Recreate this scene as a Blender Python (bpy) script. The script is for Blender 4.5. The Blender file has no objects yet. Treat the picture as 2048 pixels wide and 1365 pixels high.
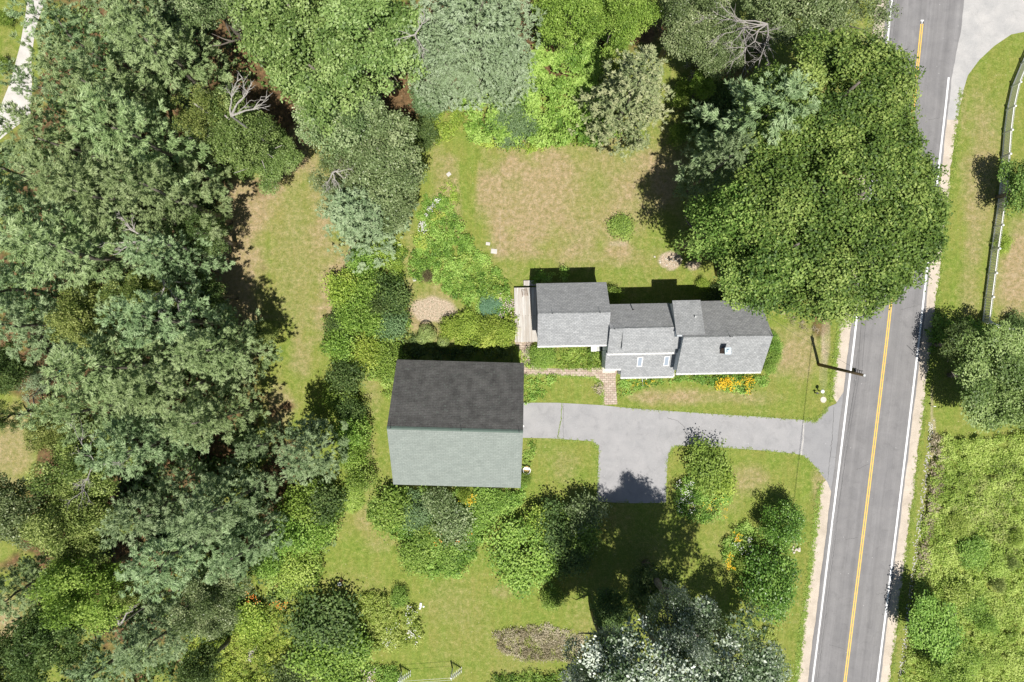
import bpy, math, random
import numpy as np
from mathutils import Vector
R = math.radians
SC = bpy.context.scene
COL = SC.collection

# ------------------------------------------------------------------ camera, sky, sun, exposure
CAMH = 68.3
cam_d = bpy.data.cameras.new("camera"); cam = bpy.data.objects.new("camera", cam_d); COL.objects.link(cam)
cam.location = (0, 0, CAMH); cam.rotation_euler = (0, 0, 0)
cam_d.sensor_width = 36; cam_d.lens = 24.0; cam_d.clip_start = 0.5; cam_d.clip_end = 3000
SC.camera = cam
SUN_DIR = Vector((-0.085, 0.385, -1.0))            # travel direction of the sunlight
wd = bpy.data.worlds.new("World"); SC.world = wd; wd.use_nodes = True
_n = wd.node_tree.nodes; _l = wd.node_tree.links
_bg = _n["Background"]; _sky = _n.new("ShaderNodeTexSky"); _sky.sky_type = 'NISHITA'; _sky.sun_disc = False
_sky.sun_elevation = R(68.5); _sky.sun_rotation = R(167.5)
_l.new(_sky.outputs[0], _bg.inputs[0]); _bg.inputs[1].default_value = 0.05
sun_d = bpy.data.lights.new("sun", 'SUN'); sun = bpy.data.objects.new("sun", sun_d); COL.objects.link(sun)
sun_d.energy = 5.0; sun_d.angle = R(0.5); sun_d.color = (1.0, 0.955, 0.88)
sun.rotation_euler = SUN_DIR.to_track_quat('-Z', 'Y').to_euler(); sun.location = (10, -30, 90)
SC.view_settings.view_transform = 'Standard'; SC.view_settings.look = 'None'
SC.view_settings.exposure = 0.34; SC.view_settings.gamma = 1
try:
    SC.cycles.max_bounces = 6; SC.cycles.diffuse_bounces = 3; SC.cycles.transmission_bounces = 3
except Exception: pass

# ------------------------------------------------------------------ survey helpers (20 survey units = 1 m)
def G(px, py):
    return ((px - 1024) / 20.0, -(py - 682.5) / 20.0)
def W(px, py, z):
    k = (CAMH - z) / CAMH
    return Vector(((px - 1024) / 20.0 * k, -(py - 682.5) / 20.0 * k, z))
def KK(z): return (CAMH - z) / CAMH / 20.0
RNG = np.random.default_rng(11); random.seed(5)

def tag(o, label=None, cat=None, group=None, kind=None):
    if label: o['label'] = label
    if cat: o['category'] = cat
    if group: o['group'] = group
    if kind: o['kind'] = kind
    return o
def empty(name, loc, rz=0):
    o = bpy.data.objects.new(name, None); COL.objects.link(o); o.location = loc
    o.rotation_euler = (0, 0, rz); o.empty_display_size = 0.3
    return o
def link(name, me, parent=None, loc=None):
    o = bpy.data.objects.new(name, me); COL.objects.link(o)
    if parent: o.parent = parent
    if loc is not None: o.location = loc
    return o

# ------------------------------------------------------------------ materials
def new_mat(name):
    m = bpy.data.materials.new(name); m.use_nodes = True
    nt = m.node_tree; return m, nt, nt.nodes["Principled BSDF"]
def N(nt, t, **kw):
    n = nt.nodes.new(t)
    for k, v in kw.items(): setattr(n, k, v)
    return n
def ramp(nt, fac, stops):
    r = N(nt, "ShaderNodeValToRGB"); e = r.color_ramp.elements
    while len(e) < len(stops): e.new(0.5)
    for i, (p, c) in enumerate(stops):
        e[i].position = p; e[i].color = (c[0], c[1], c[2], 1)
    nt.links.new(fac, r.inputs[0]); return r.outputs[0]
def mixc(nt, fac, a, b, mode='MIX'):
    n = N(nt, "ShaderNodeMix", data_type='RGBA', blend_type=mode)
    for s, v in ((0, fac), (6, a), (7, b)):
        if hasattr(v, 'links') or hasattr(v, 'is_linked'): nt.links.new(v, n.inputs[s])
        elif s == 0: n.inputs[0].default_value = v
        else: n.inputs[s].default_value = (v[0], v[1], v[2], 1)
    return n.outputs[2]
def noise(nt, vec, scale, detail=4, rough=0.6, dist=0):
    n = N(nt, "ShaderNodeTexNoise"); n.inputs["Scale"].default_value = scale
    n.inputs["Detail"].default_value = detail; n.inputs["Roughness"].default_value = rough
    n.inputs["Distortion"].default_value = dist
    nt.links.new(vec, n.inputs["Vector"]); return n.outputs["Fac"]
def coords(nt, which="Object", scale=(1, 1, 1)):
    t = N(nt, "ShaderNodeTexCoord"); mp = N(nt, "ShaderNodeMapping"); mp.inputs["Scale"].default_value = scale
    nt.links.new(t.outputs[which], mp.inputs["Vector"]); return mp.outputs[0]
def rng_map(nt, v, a, b, c=0.0, d=1.0):
    n = N(nt, "ShaderNodeMapRange"); nt.links.new(v, n.inputs[0])
    for i, x in enumerate((a, b, c, d)): n.inputs[i + 1].default_value = x
    return n.outputs[0]
def bump(nt, b, h, strength=0.3, dist=0.05):
    n = N(nt, "ShaderNodeBump"); n.inputs["Strength"].default_value = strength; n.inputs["Distance"].default_value = dist
    nt.links.new(h, n.inputs["Height"]); nt.links.new(n.outputs[0], b.inputs["Normal"])

def leaf_mat(name, dark, mid, light, trans=0.3, rough=0.55, spec=0.35, hue=0.03, val=0.25):
    m, nt, b = new_mat(name)
    a = N(nt, "ShaderNodeAttribute"); a.attribute_name = "tint"
    c = ramp(nt, a.outputs["Fac"], [(0.14, dark), (0.5, mid), (0.86, light)])
    oi = N(nt, "ShaderNodeObjectInfo"); hs = N(nt, "ShaderNodeHueSaturation")
    nt.links.new(rng_map(nt, oi.outputs["Random"], 0, 1, 0.5 - hue, 0.5 + hue * 0.6), hs.inputs["Hue"])
    nt.links.new(rng_map(nt, oi.outputs["Random"], 0, 1, 1 - val * .5, 1 + val * .5), hs.inputs["Value"])
    nt.links.new(c, hs.inputs["Color"])
    nt.links.new(hs.outputs[0], b.inputs["Base Color"])
    b.inputs["Roughness"].default_value = rough; b.inputs["Specular IOR Level"].default_value = spec
    tr = N(nt, "ShaderNodeBsdfTranslucent")
    nt.links.new(mixc(nt, 0.35, hs.outputs[0], (0.22, 0.36, 0.02), 'MIX'), tr.inputs[0])
    mx = N(nt, "ShaderNodeMixShader"); mx.inputs[0].default_value = trans
    nt.links.new(b.outputs[0], mx.inputs[1]); nt.links.new(tr.outputs[0], mx.inputs[2])
    nt.links.new(mx.outputs[0], nt.nodes["Material Output"].inputs[0]); return m

LM = {
 'pine':   leaf_mat("pine_needles", (.16, .24, .085), (.31, .42, .175), (.46, .57, .29), .28, hue=.012),
 'pine2':  leaf_mat("blue_pine_needles", (.155, .24, .105), (.295, .415, .195), (.45, .57, .32), .28, hue=.01),
 'pale':   leaf_mat("pale_conifer_needles", (.20, .28, .14), (.31, .42, .23), (.44, .54, .36), .25, hue=.01),
 'spruce': leaf_mat("spruce_needles", (.14, .20, .08), (.29, .36, .16), (.47, .50, .27), .15, hue=.01),
 'bspruce':leaf_mat("blue_spruce_needles", (.12, .19, .085), (.22, .31, .155), (.35, .44, .25), .15, hue=.01),
 'maple':  leaf_mat("maple_leaves", (.05, .11, .02), (.14, .245, .045), (.34, .46, .12), .22, .55, .3, .012),
 'oak':    leaf_mat("oak_leaves", (.08, .14, .03), (.18, .275, .07), (.36, .47, .17), .22, .5, .4, .012),
 'dull':   leaf_mat("dull_oak_leaves", (.10, .15, .05), (.21, .29, .115), (.40, .47, .24), .25, .45, .5, .012),
 'olive':  leaf_mat("olive_leaves", (.10, .15, .035), (.24, .31, .075), (.44, .50, .17), .28, hue=.015),
 'bright': leaf_mat("bright_leaves", (.11, .20, .03), (.24, .39, .06), (.42, .57, .13), .3, hue=.012),
 'lime':   leaf_mat("lime_leaves", (.15, .25, .03), (.34, .48, .07), (.55, .66, .14), .3, hue=.012),
 'garden': leaf_mat("garden_leaves", (.09, .18, .025), (.23, .38, .06), (.42, .58, .14), .28, hue=.015),
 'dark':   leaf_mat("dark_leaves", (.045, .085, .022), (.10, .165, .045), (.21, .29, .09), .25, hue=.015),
 'clip':   leaf_mat("clipped_leaves", (.04, .10, .014), (.12, .24, .035), (.28, .43, .09), .22, .4, .5, .008),
 'yew':    leaf_mat("yew_leaves", (.08, .14, .055), (.15, .25, .10), (.25, .36, .17), .2, hue=.01),
 'silver': leaf_mat("silver_leaves", (.07, .12, .045), (.19, .26, .14), (.66, .72, .62), .15, .4, .5, .005, .1),
 'teal':   leaf_mat("teal_leaves", (.07, .17, .09), (.15, .31, .18), (.28, .45, .30), .2, hue=.015),
 'box':    leaf_mat("boxwood_leaves", (.20, .28, .07), (.32, .41, .13), (.42, .50, .19), .25, hue=.01),
 'red':    leaf_mat("bronze_leaves", (.07, .05, .025), (.15, .13, .06), (.27, .26, .11), .2, hue=.01),
 'field':  leaf_mat("field_weeds", (.16, .25, .035), (.35, .48, .085), (.56, .66, .19), .3, hue=.01),
 'fieldb': leaf_mat("brown_weeds", (.24, .20, .12), (.42, .36, .24), (.60, .53, .40), .25, hue=.01),
 'bloomy': leaf_mat("yellow_blooms", (.75, .42, .01), (.85, .55, .02), (.9, .68, .05), .2, hue=0),
 'bloomo': leaf_mat("orange_blooms", (.72, .17, .02), (.85, .26, .03), (.9, .38, .07), .2, hue=0),
 'bloomw': leaf_mat("white_blooms", (.55, .52, .50), (.75, .74, .72), (.85, .84, .82), .1, hue=0),
 'bloomp': leaf_mat("pink_blooms", (.48, .36, .36), (.60, .48, .48), (.72, .62, .60), .1, hue=0),
}
def plain(name, col, rough=0.7, var=0.12, scale=3.0, metal=0, spec=.4, sc3=(1, 1, 1)):
    m, nt, b = new_mat(name); v = coords(nt, "Object", sc3)
    f = noise(nt, v, scale, 5)
    lo = tuple(c * (1 - var) for c in col); hi = tuple(min(1, c * (1 + var)) for c in col)
    nt.links.new(ramp(nt, f, [(0.25, lo), (0.75, hi)]), b.inputs["Base Color"])
    b.inputs["Roughness"].default_value = rough; b.inputs["Metallic"].default_value = metal
    b.inputs["Specular IOR Level"].default_value = spec; return m
def bark(name, a, c):
    m, nt, b = new_mat(name); f = noise(nt, coords(nt, "Object", (6, 6, 1.5)), 2, 6)
    nt.links.new(ramp(nt, f, [(.3, a), (.7, c)]), b.inputs["Base Color"]); b.inputs["Roughness"].default_value = .9
    bump(nt, b, f, .5, .05); return m
BARK = bark("grey_bark", (.09, .075, .06), (.24, .21, .18))
BIRCH = bark("pale_bark", (.22, .20, .18), (.48, .46, .42))
DEADW = bark("dead_wood", (.22, .20, .19), (.42, .39, .37))

def shingle(name, mortar, c1, c2, row=.16, width=.3, streak=.15, speck=None, band=0.0):
    m, nt, b = new_mat(name); v = coords(nt, "Object", (1, 1.2, 1))
    br = N(nt, "ShaderNodeTexBrick"); nt.links.new(v, br.inputs["Vector"])
    br.inputs["Color1"].default_value = (*c1, 1); br.inputs["Color2"].default_value = (*c2, 1)
    br.inputs["Mortar"].default_value = (*mortar, 1); br.inputs["Scale"].default_value = 1
    br.inputs["Brick Width"].default_value = width; br.inputs["Row Height"].default_value = row
    br.inputs["Mortar Size"].default_value = row * .11; br.inputs["Bias"].default_value = -.1
    f = noise(nt, coords(nt, "Object", (.55, .16, 1)), 2.2, 5)
    c = mixc(nt, 1.0, br.outputs["Color"], ramp(nt, f, [(.25, (1 - streak,) * 3), (.75, (1 + streak,) * 3)]), 'MULTIPLY')
    g = noise(nt, coords(nt, "Object"), 14, 3)
    c = mixc(nt, 1.0, c, ramp(nt, g, [(.3, (.82,) * 3), (.7, (1.18,) * 3)]), 'MULTIPLY')
    if speck:
        g2 = noise(nt, coords(nt, "Object", (4, 7, 4)), 1.3, 2)
        c = mixc(nt, rng_map(nt, g2, .60, .72, 0, .55), c, speck)
    nt.links.new(c, b.inputs["Base Color"]); b.inputs["Roughness"].default_value = .85
    b.inputs["Specular IOR Level"].default_value = .25
    bump(nt, b, br.outputs["Fac"], -.4, .02); return m
M_SH = shingle("shaded_slope_shingle", (.20, .205, .21), (.285, .29, .30), (.37, .375, .385), speck=(.52, .52, .52))  # house shingle copy for north slopes, colour raised against their shade
M_SHB = shingle("sunlit_slope_shingle", (.20, .205, .21), (.275, .285, .295), (.36, .37, .38), speck=(.52, .53, .53))  # same house shingle, tone set for sunlit slopes, dormers and lean-to
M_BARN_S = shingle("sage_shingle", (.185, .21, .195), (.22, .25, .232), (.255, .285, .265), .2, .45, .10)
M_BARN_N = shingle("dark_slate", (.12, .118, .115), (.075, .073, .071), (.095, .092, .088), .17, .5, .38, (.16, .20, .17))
M_CLAP = shingle("clapboard", (.35, .38, .42), (.60, .64, .68), (.64, .67, .70), .14, 3.0, .05)
M_WHITE = plain("white_paint", (.80, .80, .79), .5, .05)
M_TRIM = plain("blue_grey_trim", (.42, .50, .56), .6, .08)
M_BWALL = plain("barn_boards", (.30, .33, .30), .8, .2, 2, sc3=(6, 6, .5))
M_GLASS, _nt, _b = new_mat("window_glass"); _b.inputs["Base Color"].default_value = (.16, .20, .24, 1)
_b.inputs["Roughness"].default_value = .08; _b.inputs["Specular IOR Level"].default_value = .7
M_SKYL, _nt, _b = new_mat("skylight_glass"); _b.inputs["Base Color"].default_value = (.30, .35, .42, 1)
_b.inputs["Roughness"].default_value = .15; _b.inputs["Specular IOR Level"].default_value = .7
M_METAL = plain("galvanised_metal", (.5, .52, .53), .4, .1, metal=.6)
M_DARKM = plain("dark_iron", (.05, .05, .055), .5, .2, metal=.3)
M_POLE = bark("creosote_wood", (.055, .04, .022), (.13, .095, .05))
M_BRICKC = plain("chimney_brick", (.17, .11, .08), .9, .25, 8)
M_BLUEC = plain("lead_cap", (.46, .56, .64), .5, .1)
M_STONE = plain("pale_stone", (.55, .50, .44), .85, .15, 5)
M_ROCK = plain("grey_rock", (.36, .33, .31), .9, .3, 4)
M_RUST = plain("rusty_iron", (.24, .14, .08), .85, .3, 8)
M_TAN = plain("tan_canvas", (.48, .33, .12), .8, .15)
M_BLUEP = plain("blue_plastic", (.03, .33, .60), .4, .1)
M_TEALP = plain("teal_plastic", (.02, .33, .30), .4, .1)
M_BROWN = plain("brown_wood", (.20, .12, .06), .7, .2)

# ------------------------------------------------------------------ mesh helpers
class MB:
    def __init__(s): s.v = []; s.f = []
    def poly(s, pts):
        i = len(s.v); s.v += [tuple(p) for p in pts]; s.f.append(tuple(range(i, i + len(pts)))); return s
    def hexa(s, b, t):
        i = len(s.v); s.v += [tuple(p) for p in b] + [tuple(p) for p in t]; n = len(b)
        s.f.append(tuple(reversed(range(i, i + n)))); s.f.append(tuple(range(i + n, i + 2 * n)))
        for k in range(n):
            j = (k + 1) % n; s.f.append((i + k, i + j, i + n + j, i + n + k))
        return s
    def box(s, x0, x1, y0, y1, z0, z1):
        if x0 > x1: x0, x1 = x1, x0
        if y0 > y1: y0, y1 = y1, y0
        return s.hexa([(x0, y0, z0), (x1, y0, z0), (x1, y1, z0), (x0, y1, z0)], [(x0, y0, z1), (x1, y0, z1), (x1, y1, z1), (x0, y1, z1)])
    def slab(s, pts, t):
        return s.hexa([(p[0], p[1], p[2] - t) for p in pts], pts)
    def tube(s, pts, rad, n=6, cap=True):
        pts = [Vector(p) for p in pts]; base = len(s.v)
        for i, p in enumerate(pts):
            d = (pts[min(i + 1, len(pts) - 1)] - pts[max(i - 1, 0)])
            if d.length < 1e-6: d = Vector((0, 0, 1))
            d.normalize(); u = d.cross(Vector((0.31, 0.11, 0.95)))
            if u.length < .05: u = d.cross(Vector((1, 0, 0)))
            u.normalize(); w = d.cross(u); r = rad[i] if hasattr(rad, '__len__') else rad
            for k in range(n):
                a = 2 * math.pi * k / n; q = p + (u * math.cos(a) + w * math.sin(a)) * r; s.v.append(tuple(q))
        for i in range(len(pts) - 1):
            for k in range(n):
                a = base + i * n + k; b = base + i * n + (k + 1) % n; s.f.append((a, b, b + n, a + n))
        if cap:
            s.f.append(tuple(base + k for k in reversed(range(n)))); e = base + (len(pts) - 1) * n
            s.f.append(tuple(e + k for k in range(n)))
        return s
    def bar(s, a, b, w, n=4): return s.tube([a, b], w, n)
    def lathe(s, prof, c=(0, 0), n=14):
        base = len(s.v)
        for r, z in prof:
            for k in range(n):
                a = 2 * math.pi * k / n; s.v.append((c[0] + r * math.cos(a), c[1] + r * math.sin(a), z))
        for i in range(len(prof) - 1):
            for k in range(n):
                a = base + i * n + k; b = base + i * n + (k + 1) % n; s.f.append((a, b, b + n, a + n))
        s.f.append(tuple(base + k for k in reversed(range(n)))); e = base + (len(prof) - 1) * n
        s.f.append(tuple(e + k for k in range(n))); return s
    def build(s, name, mat, parent=None, smooth=False):
        me = bpy.data.meshes.new(name); me.from_pydata(s.v, [], s.f); me.materials.append(mat); me.update()
        if smooth: me.polygons.foreach_set("use_smooth", [True] * len(me.polygons))
        return link(name, me, parent)

def quadmesh(name, V, tint, mat, mats=None, midx=None):
    n = len(V) // 4; me = bpy.data.meshes.new(name)
    me.vertices.add(n * 4); me.vertices.foreach_set("co", V.astype(np.float32).ravel())
    me.loops.add(n * 4); me.loops.foreach_set("vertex_index", np.arange(n * 4, dtype=np.int32))
    me.polygons.add(n); me.polygons.foreach_set("loop_start", np.arange(0, n * 4, 4, dtype=np.int32))
    at = me.attributes.new("tint", 'FLOAT', 'POINT'); at.data.foreach_set("value", np.repeat(tint, 4).astype(np.float32))
    me.materials.append(mat); me.update(calc_edges=True); me.validate(); return me
def nrm(a): return a / np.maximum(np.linalg.norm(a, axis=1, keepdims=True), 1e-9)
def leaves(C, Nn, L, Wd, D=None):
    n = len(C)
    if D is None: D = RNG.normal(size=(n, 3))
    D = nrm(D - Nn * np.sum(D * Nn, 1, keepdims=True)); S = np.cross(Nn, D)
    L = np.broadcast_to(L, (n,))[:, None]; Wd = np.broadcast_to(Wd, (n,))[:, None]
    V = np.empty((n, 4, 3)); V[:, 0] = C - D * L * .5; V[:, 1] = C + S * Wd * .5 - D * L * .05 - Nn * L * .08
    V[:, 2] = C + D * L * .5; V[:, 3] = C - S * Wd * .5 - D * L * .05 - Nn * L * .08
    return V.reshape(-1, 3)

def dome_leaves(centers, radii, zs, dens, leaf, spread=.45, clump=.28, per=8, lobe_t=None, asp=.62, low=-.15):
    """leaf clumps over flattened domes; returns verts, tints"""
    Cs, Ns, Ts = [], [], []
    for i in range(len(centers)):
        r = radii[i]; rz = r * zs[i] if np.ndim(zs) else r * zs
        nc = max(3, int(2 * math.pi * r * (r * .6 + rz * .5) * dens / per))
        u = RNG.random(nc) * (1 - low) + low; a = RNG.random(nc) * 2 * math.pi; q = np.sqrt(np.maximum(0, 1 - u * u))
        d = np.stack([q * np.cos(a), q * np.sin(a), u], 1)
        rr = RNG.uniform(.72, 1.10, nc)[:, None]
        c = centers[i] + d * rr * np.array([r, r, rz])
        tn = nrm(d * np.array([1, 1, r / max(rz, .1)]) * .6 + np.array([0, 0, .7]))
        t0 = (lobe_t[i] if lobe_t is not None else .5)
        k = per; cc = np.repeat(c, k, 0) + RNG.normal(size=(nc * k, 3)) * clump * np.array([1, 1, .55]) * .75
        nn = nrm(np.repeat(tn, k, 0) + RNG.normal(size=(nc * k, 3)) * spread)
        ct = np.repeat(RNG.normal(0, .13, nc), k)
        Cs.append(cc); Ns.append(nn); Ts.append(np.clip(t0 + ct + RNG.normal(0, .10, nc * k), 0, 1))
    C = np.concatenate(Cs); Nn = np.concatenate(Ns); T = np.concatenate(Ts)
    n = len(C); Ls = leaf * RNG.uniform(.7, 1.3, n)
    return leaves(C, Nn, Ls, Ls * asp), T

def crown_decid(Rr, rz, leaf=.27, dens=52, lobe=1.5, gap=0.0, irr=.16, seed_t=.5, fmin=.58):
    """broadleaf crown centred at origin (z=0 crown middle)"""
    nl = int(1.9 * (Rr / lobe) ** 2 * (1 - gap)) + 6
    u = RNG.random(nl) * 1.15 - .15; a = RNG.random(nl) * 2 * math.pi; q = np.sqrt(1 - u * u)
    ph = RNG.random(4) * 6.28
    irrf = 1 + irr * (np.sin(2 * a + ph[0]) * .6 + np.sin(3 * a + ph[1]) * .6 + np.sin(5 * a + ph[2]) * .5)
    f = RNG.uniform(fmin, .97, nl) * irrf
    c = np.stack([q * np.cos(a) * f * (Rr - lobe * .4), q * np.sin(a) * f * (Rr - lobe * .4), u * np.minimum(f, 1) * rz], 1)
    r = lobe * RNG.uniform(.65, 1.2, nl)
    ni = nl // 3                                       # inner lobes fill the middle
    ai = RNG.random(ni) * 6.28; qi = np.sqrt(RNG.random(ni)) * Rr * .6
    ci = np.stack([qi * np.cos(ai), qi * np.sin(ai), RNG.uniform(-.1, .55, ni) * rz], 1)
    c = np.concatenate([c, ci]); r = np.concatenate([r, lobe * RNG.uniform(.7, 1.1, ni)])
    lt = np.clip(RNG.normal(seed_t, .13, len(c)), .1, .9)
    return dome_leaves(c, r, .62, dens, leaf, .5, .30, 8, lt)

def crown_pine(H, Rr, droop=0.0, z0=.22, pw=.62, tuft=.34, nb=6, step=.85, tw=16, blades=13, bw=.085, fan=.34, plume=.30, wild=.62):
    Cs, Ds, Ts = [], [], []
    z = z0 * H
    while z < H * .985:
        t = (z - z0 * H) / (H * (1 - z0)); Lb = Rr * (1 - t) ** pw * (.55 + .45 * min(1, t * 6 + .35)) + .35
        k = nb if t < .85 else 4
        a0 = RNG.random() * 6.28
        for j in range(k):
            a = a0 + j * 6.283 / k + RNG.normal(0, .18); L = Lb * RNG.uniform(.68, 1.15); ft = RNG.normal(.5, .12)
            el = (.12 + .5 * t) - droop * (1 - t) + RNG.normal(0, .06)
            n = max(4, int(tw * (L / Rr) ** 1.2 * 1.15))
            npl = max(3, int(L / .62)) ; sp_ = RNG.random(npl) ** .6 * .85 + .15
            lp_ = (RNG.random(npl) * 2 - 1) * fan * L * np.sin(np.pi * np.clip(sp_, 0, 1) ** 1.3 * .93 + .12)
            pk = RNG.integers(0, npl, n); s = sp_[pk] + RNG.normal(0, plume, n) / L; lat = lp_[pk] + RNG.normal(0, plume * .8, n)
            s = np.clip(s, .05, 1.1)
            out = s * L; zz = z + out * math.sin(el) + .10 * out * out / max(L, .1) - np.abs(lat) * .12 + RNG.normal(0, .12, n)
            x = np.cos(a) * out * math.cos(el) - np.sin(a) * lat; y = np.sin(a) * out * math.cos(el) + np.cos(a) * lat
            c = np.stack([x, y, zz], 1)
            dd = np.stack([np.cos(a) * np.ones(n) - np.sin(a) * lat / L * 2.2, np.sin(a) + np.cos(a) * lat / L * 2.2, .25 + 0 * s], 1)
            tt = ft + RNG.normal(0, .1, n) + (s - .6) * .35
            m = blades
            c = np.repeat(c, m, 0); dd = np.repeat(nrm(dd), m, 0) + RNG.normal(size=(n * m, 3)) * wild
            dd[:, 2] = np.abs(dd[:, 2]) * .6; dd = nrm(dd)
            Cs.append(c + dd * tuft * RNG.uniform(.25, 1.0, n * m)[:, None]); Ds.append(dd)
            Ts.append(np.repeat(tt, m) + RNG.normal(0, .13, n * m))
        z += step * RNG.uniform(.8, 1.2)
    C = np.concatenate(Cs); D = np.concatenate(Ds); T = np.clip(np.concatenate(Ts), 0, 1); n = len(C)
    Nn = nrm(np.array([0, 0, 1.0]) + RNG.normal(size=(n, 3)) * .45)
    L = tuft * RNG.uniform(.75, 1.3, n)
    return leaves(C, Nn, L, bw * RNG.uniform(.8, 1.3, n), D), T

def trunk_mb(H, r0, limbs=6, Rr=4, zc=None, crook=.25, over=.9):
    mb = MB(); zc = zc or H * .6; n = 6
    pts = [(random.gauss(0, crook) * i / n, random.gauss(0, crook) * i / n, H * .92 * i / n) for i in range(n + 1)]
    mb.tube(pts, [r0 * (1 - .85 * (i / n)) + .02 for i in range(n + 1)], 7)
    for k in range(limbs):
        a = k * 6.283 / max(limbs, 1) + random.uniform(-.4, .4); zb = H * random.uniform(.28, .6)
        L = Rr * random.uniform(.6, over); x, y = math.cos(a), math.sin(a)
        p = [(0, 0, zb), (x * L * .4, y * L * .4, zb + L * .35), (x * L * .75 + random.gauss(0, .2), y * L * .75, zb + L * .62), (x * L, y * L + random.gauss(0, .3), zb + L * .8)]
        mb.tube(p, [r0 * .38, r0 * .26, r0 * .14, .02], 5)
    return mb

# ------------------------------------------------------------------ the ground sheet
CY = [(-8000, 2850), (-400, 1897.5), (0, 1849), (43, 1844.5), (205, 1828), (400, 1806), (584, 1784.5), (680, 1773.8), (850, 1753.5), (1015, 1733.4), (1200, 1710.5), (1365, 1690), (1900, 1623), (9000, 750)]
def road_c(y): return float(np.interp(y, [p[0] for p in CY], [p[1] for p in CY]))

def vnoise(x, y, s, seed):
    r = np.random.default_rng(seed); g = r.random((256, 256)); X = x / s + 1000; Y = y / s + 1000
    i = np.floor(X).astype(int); j = np.floor(Y).astype(int); u = X - i; v = Y - j; u = u * u * (3 - 2 * u); v = v * v * (3 - 2 * v)
    a = g[i % 256, j % 256]; b = g[(i + 1) % 256, j % 256]; c = g[i % 256, (j + 1) % 256]; d = g[(i + 1) % 256, (j + 1) % 256]
    return (a * (1 - u) + b * u) * (1 - v) + (c * (1 - u) + d * u) * v
DRY = [(470, 560, 58, 220, 1.0), (590, 500, 90, 220, .42), (500, 415, 60, 70, .8), (560, 300, 70, 70, .7), (668, 560, 30, 60, .75), (712, 520, 50, 60, .9), (645, 640, 30, 50, .5), (600, 720, 25, 80, .5), (560, 820, 30, 70, .75), (650, 440, 30, 90, .6),
 (1120, 400, 215, 120, .95), (1180, 380, 50, 75, -.5), (1110, 330, 60, 26, .4), (970, 420, 50, 120, .35), (915, 300, 40, 90, -.2), (938, 360, 16, 130, -.9), (965, 470, 22, 60, -.7), (1050, 545, 50, 40, -.6), (1250, 290, 100, 30, .1), (1335, 330, 40, 90, .4), (1280, 565, 130, 26, -.45), (1060, 520, 60, 26, .3), (1200, 515, 140, 26, .35), (1060, 470, 40, 60, .3),
 (1420, 795, 150, 16, .55), (1600, 700, 42, 70, .65), (1330, 790, 70, 18, .4), (1135, 935, 32, 40, .35), (1480, 960, 60, 30, .45), (1640, 985, 18, 45, .7), (1420, 1020, 80, 30, .2), (1550, 720, 30, 60, .4),
 (1965, 350, 38, 160, .6), (2040, 560, 50, 70, 1.0), (1940, 560, 22, 110, .4), (1750, 110, 25, 60, .3), (2045, 480, 30, 60, .7), (1925, 230, 10, 60, .4),
 (560, 240, 60, 60, .8), (800, 220, 50, 40, .8), (880, 320, 30, 60, .5), (20, 890, 60, 90, .7), (12, 140, 16, 80, .4), (15, 1250, 40, 60, .8), (20, 1020, 40, 60, .7),
 (742, 800, 20, 60, .35), (735, 930, 16, 70, .35), (760, 1090, 50, 25, .35), (900, 1200, 50, 60, .18), (1010, 1185, 30, 16, .4), (730, 1040, 20, 40, .4), (875, 620, 60, 60, .5), (822, 500, 14, 120, .35), (810, 640, 40, 30, .5)]
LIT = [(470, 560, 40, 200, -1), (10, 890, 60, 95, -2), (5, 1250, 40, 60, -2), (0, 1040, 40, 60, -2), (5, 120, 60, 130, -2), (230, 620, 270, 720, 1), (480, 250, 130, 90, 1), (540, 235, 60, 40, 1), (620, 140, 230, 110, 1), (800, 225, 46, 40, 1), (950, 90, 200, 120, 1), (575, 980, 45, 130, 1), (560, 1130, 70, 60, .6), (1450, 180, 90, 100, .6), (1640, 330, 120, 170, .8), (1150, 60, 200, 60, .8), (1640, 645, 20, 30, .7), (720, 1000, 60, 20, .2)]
DIRT = [(868, 617, 42, 24, 1), (1343, 522, 24, 16, 1), (1385, 530, 18, 10, .8), (1236, 488, 20, 6, .5), (1652, 660, 9, 60, .4), (1648, 740, 7, 60, .3), (1645, 1150, 6, 200, .3), (1590, 1085, 6, 12, .4), (1480, 1095, 8, 30, .7), (1000, 470, 4, 40, .3), (1865, 900, 5, 120, .5)]

xs = np.concatenate([[-900, -300, -120, -75], np.arange(-60, 60.01, .3), [75, 120, 300, 900]])
ys = np.concatenate([[-900, -300, -120, -60], np.arange(-42, 42.01, .3), [60, 120, 300, 900]])
X, Y = np.meshgrid(xs, ys); PX = X * 20 + 1024; PY = 682.5 - Y * 20
def field(lst, soft=.55):
    o = np.zeros_like(X)
    w = (vnoise(X, Y, 2.2, 3) - .5) * .5 + (vnoise(X, Y, .8, 4) - .5) * .35
    for cx, cy, rx, ry, a in lst:
        d = np.sqrt(((PX - cx) / rx) ** 2 + ((PY - cy) / ry) ** 2) + w
        o += a * np.clip((1.25 - d) / soft, 0, 1)
    return np.clip(o, 0, 1)
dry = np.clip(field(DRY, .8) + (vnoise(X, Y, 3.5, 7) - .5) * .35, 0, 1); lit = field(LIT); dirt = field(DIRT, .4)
RC = np.interp(PY, [p[0] for p in CY], [p[1] for p in CY])
Z = np.zeros_like(X)
dm = np.clip((np.abs(PY - 880) - 85) / 40, 0, 1)
Z -= .22 * np.exp(-(((PX - RC + 122) / 10) ** 2)) * dm * (np.abs(Y) < 42)
ny, nx = X.shape
me = bpy.data.meshes.new("ground"); me.vertices.add(nx * ny)
me.vertices.foreach_set("co", np.stack([X, Y, Z], 2).astype(np.float32).ravel())
ii = (np.arange(ny - 1)[:, None] * nx + np.arange(nx - 1)[None]).ravel()
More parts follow.
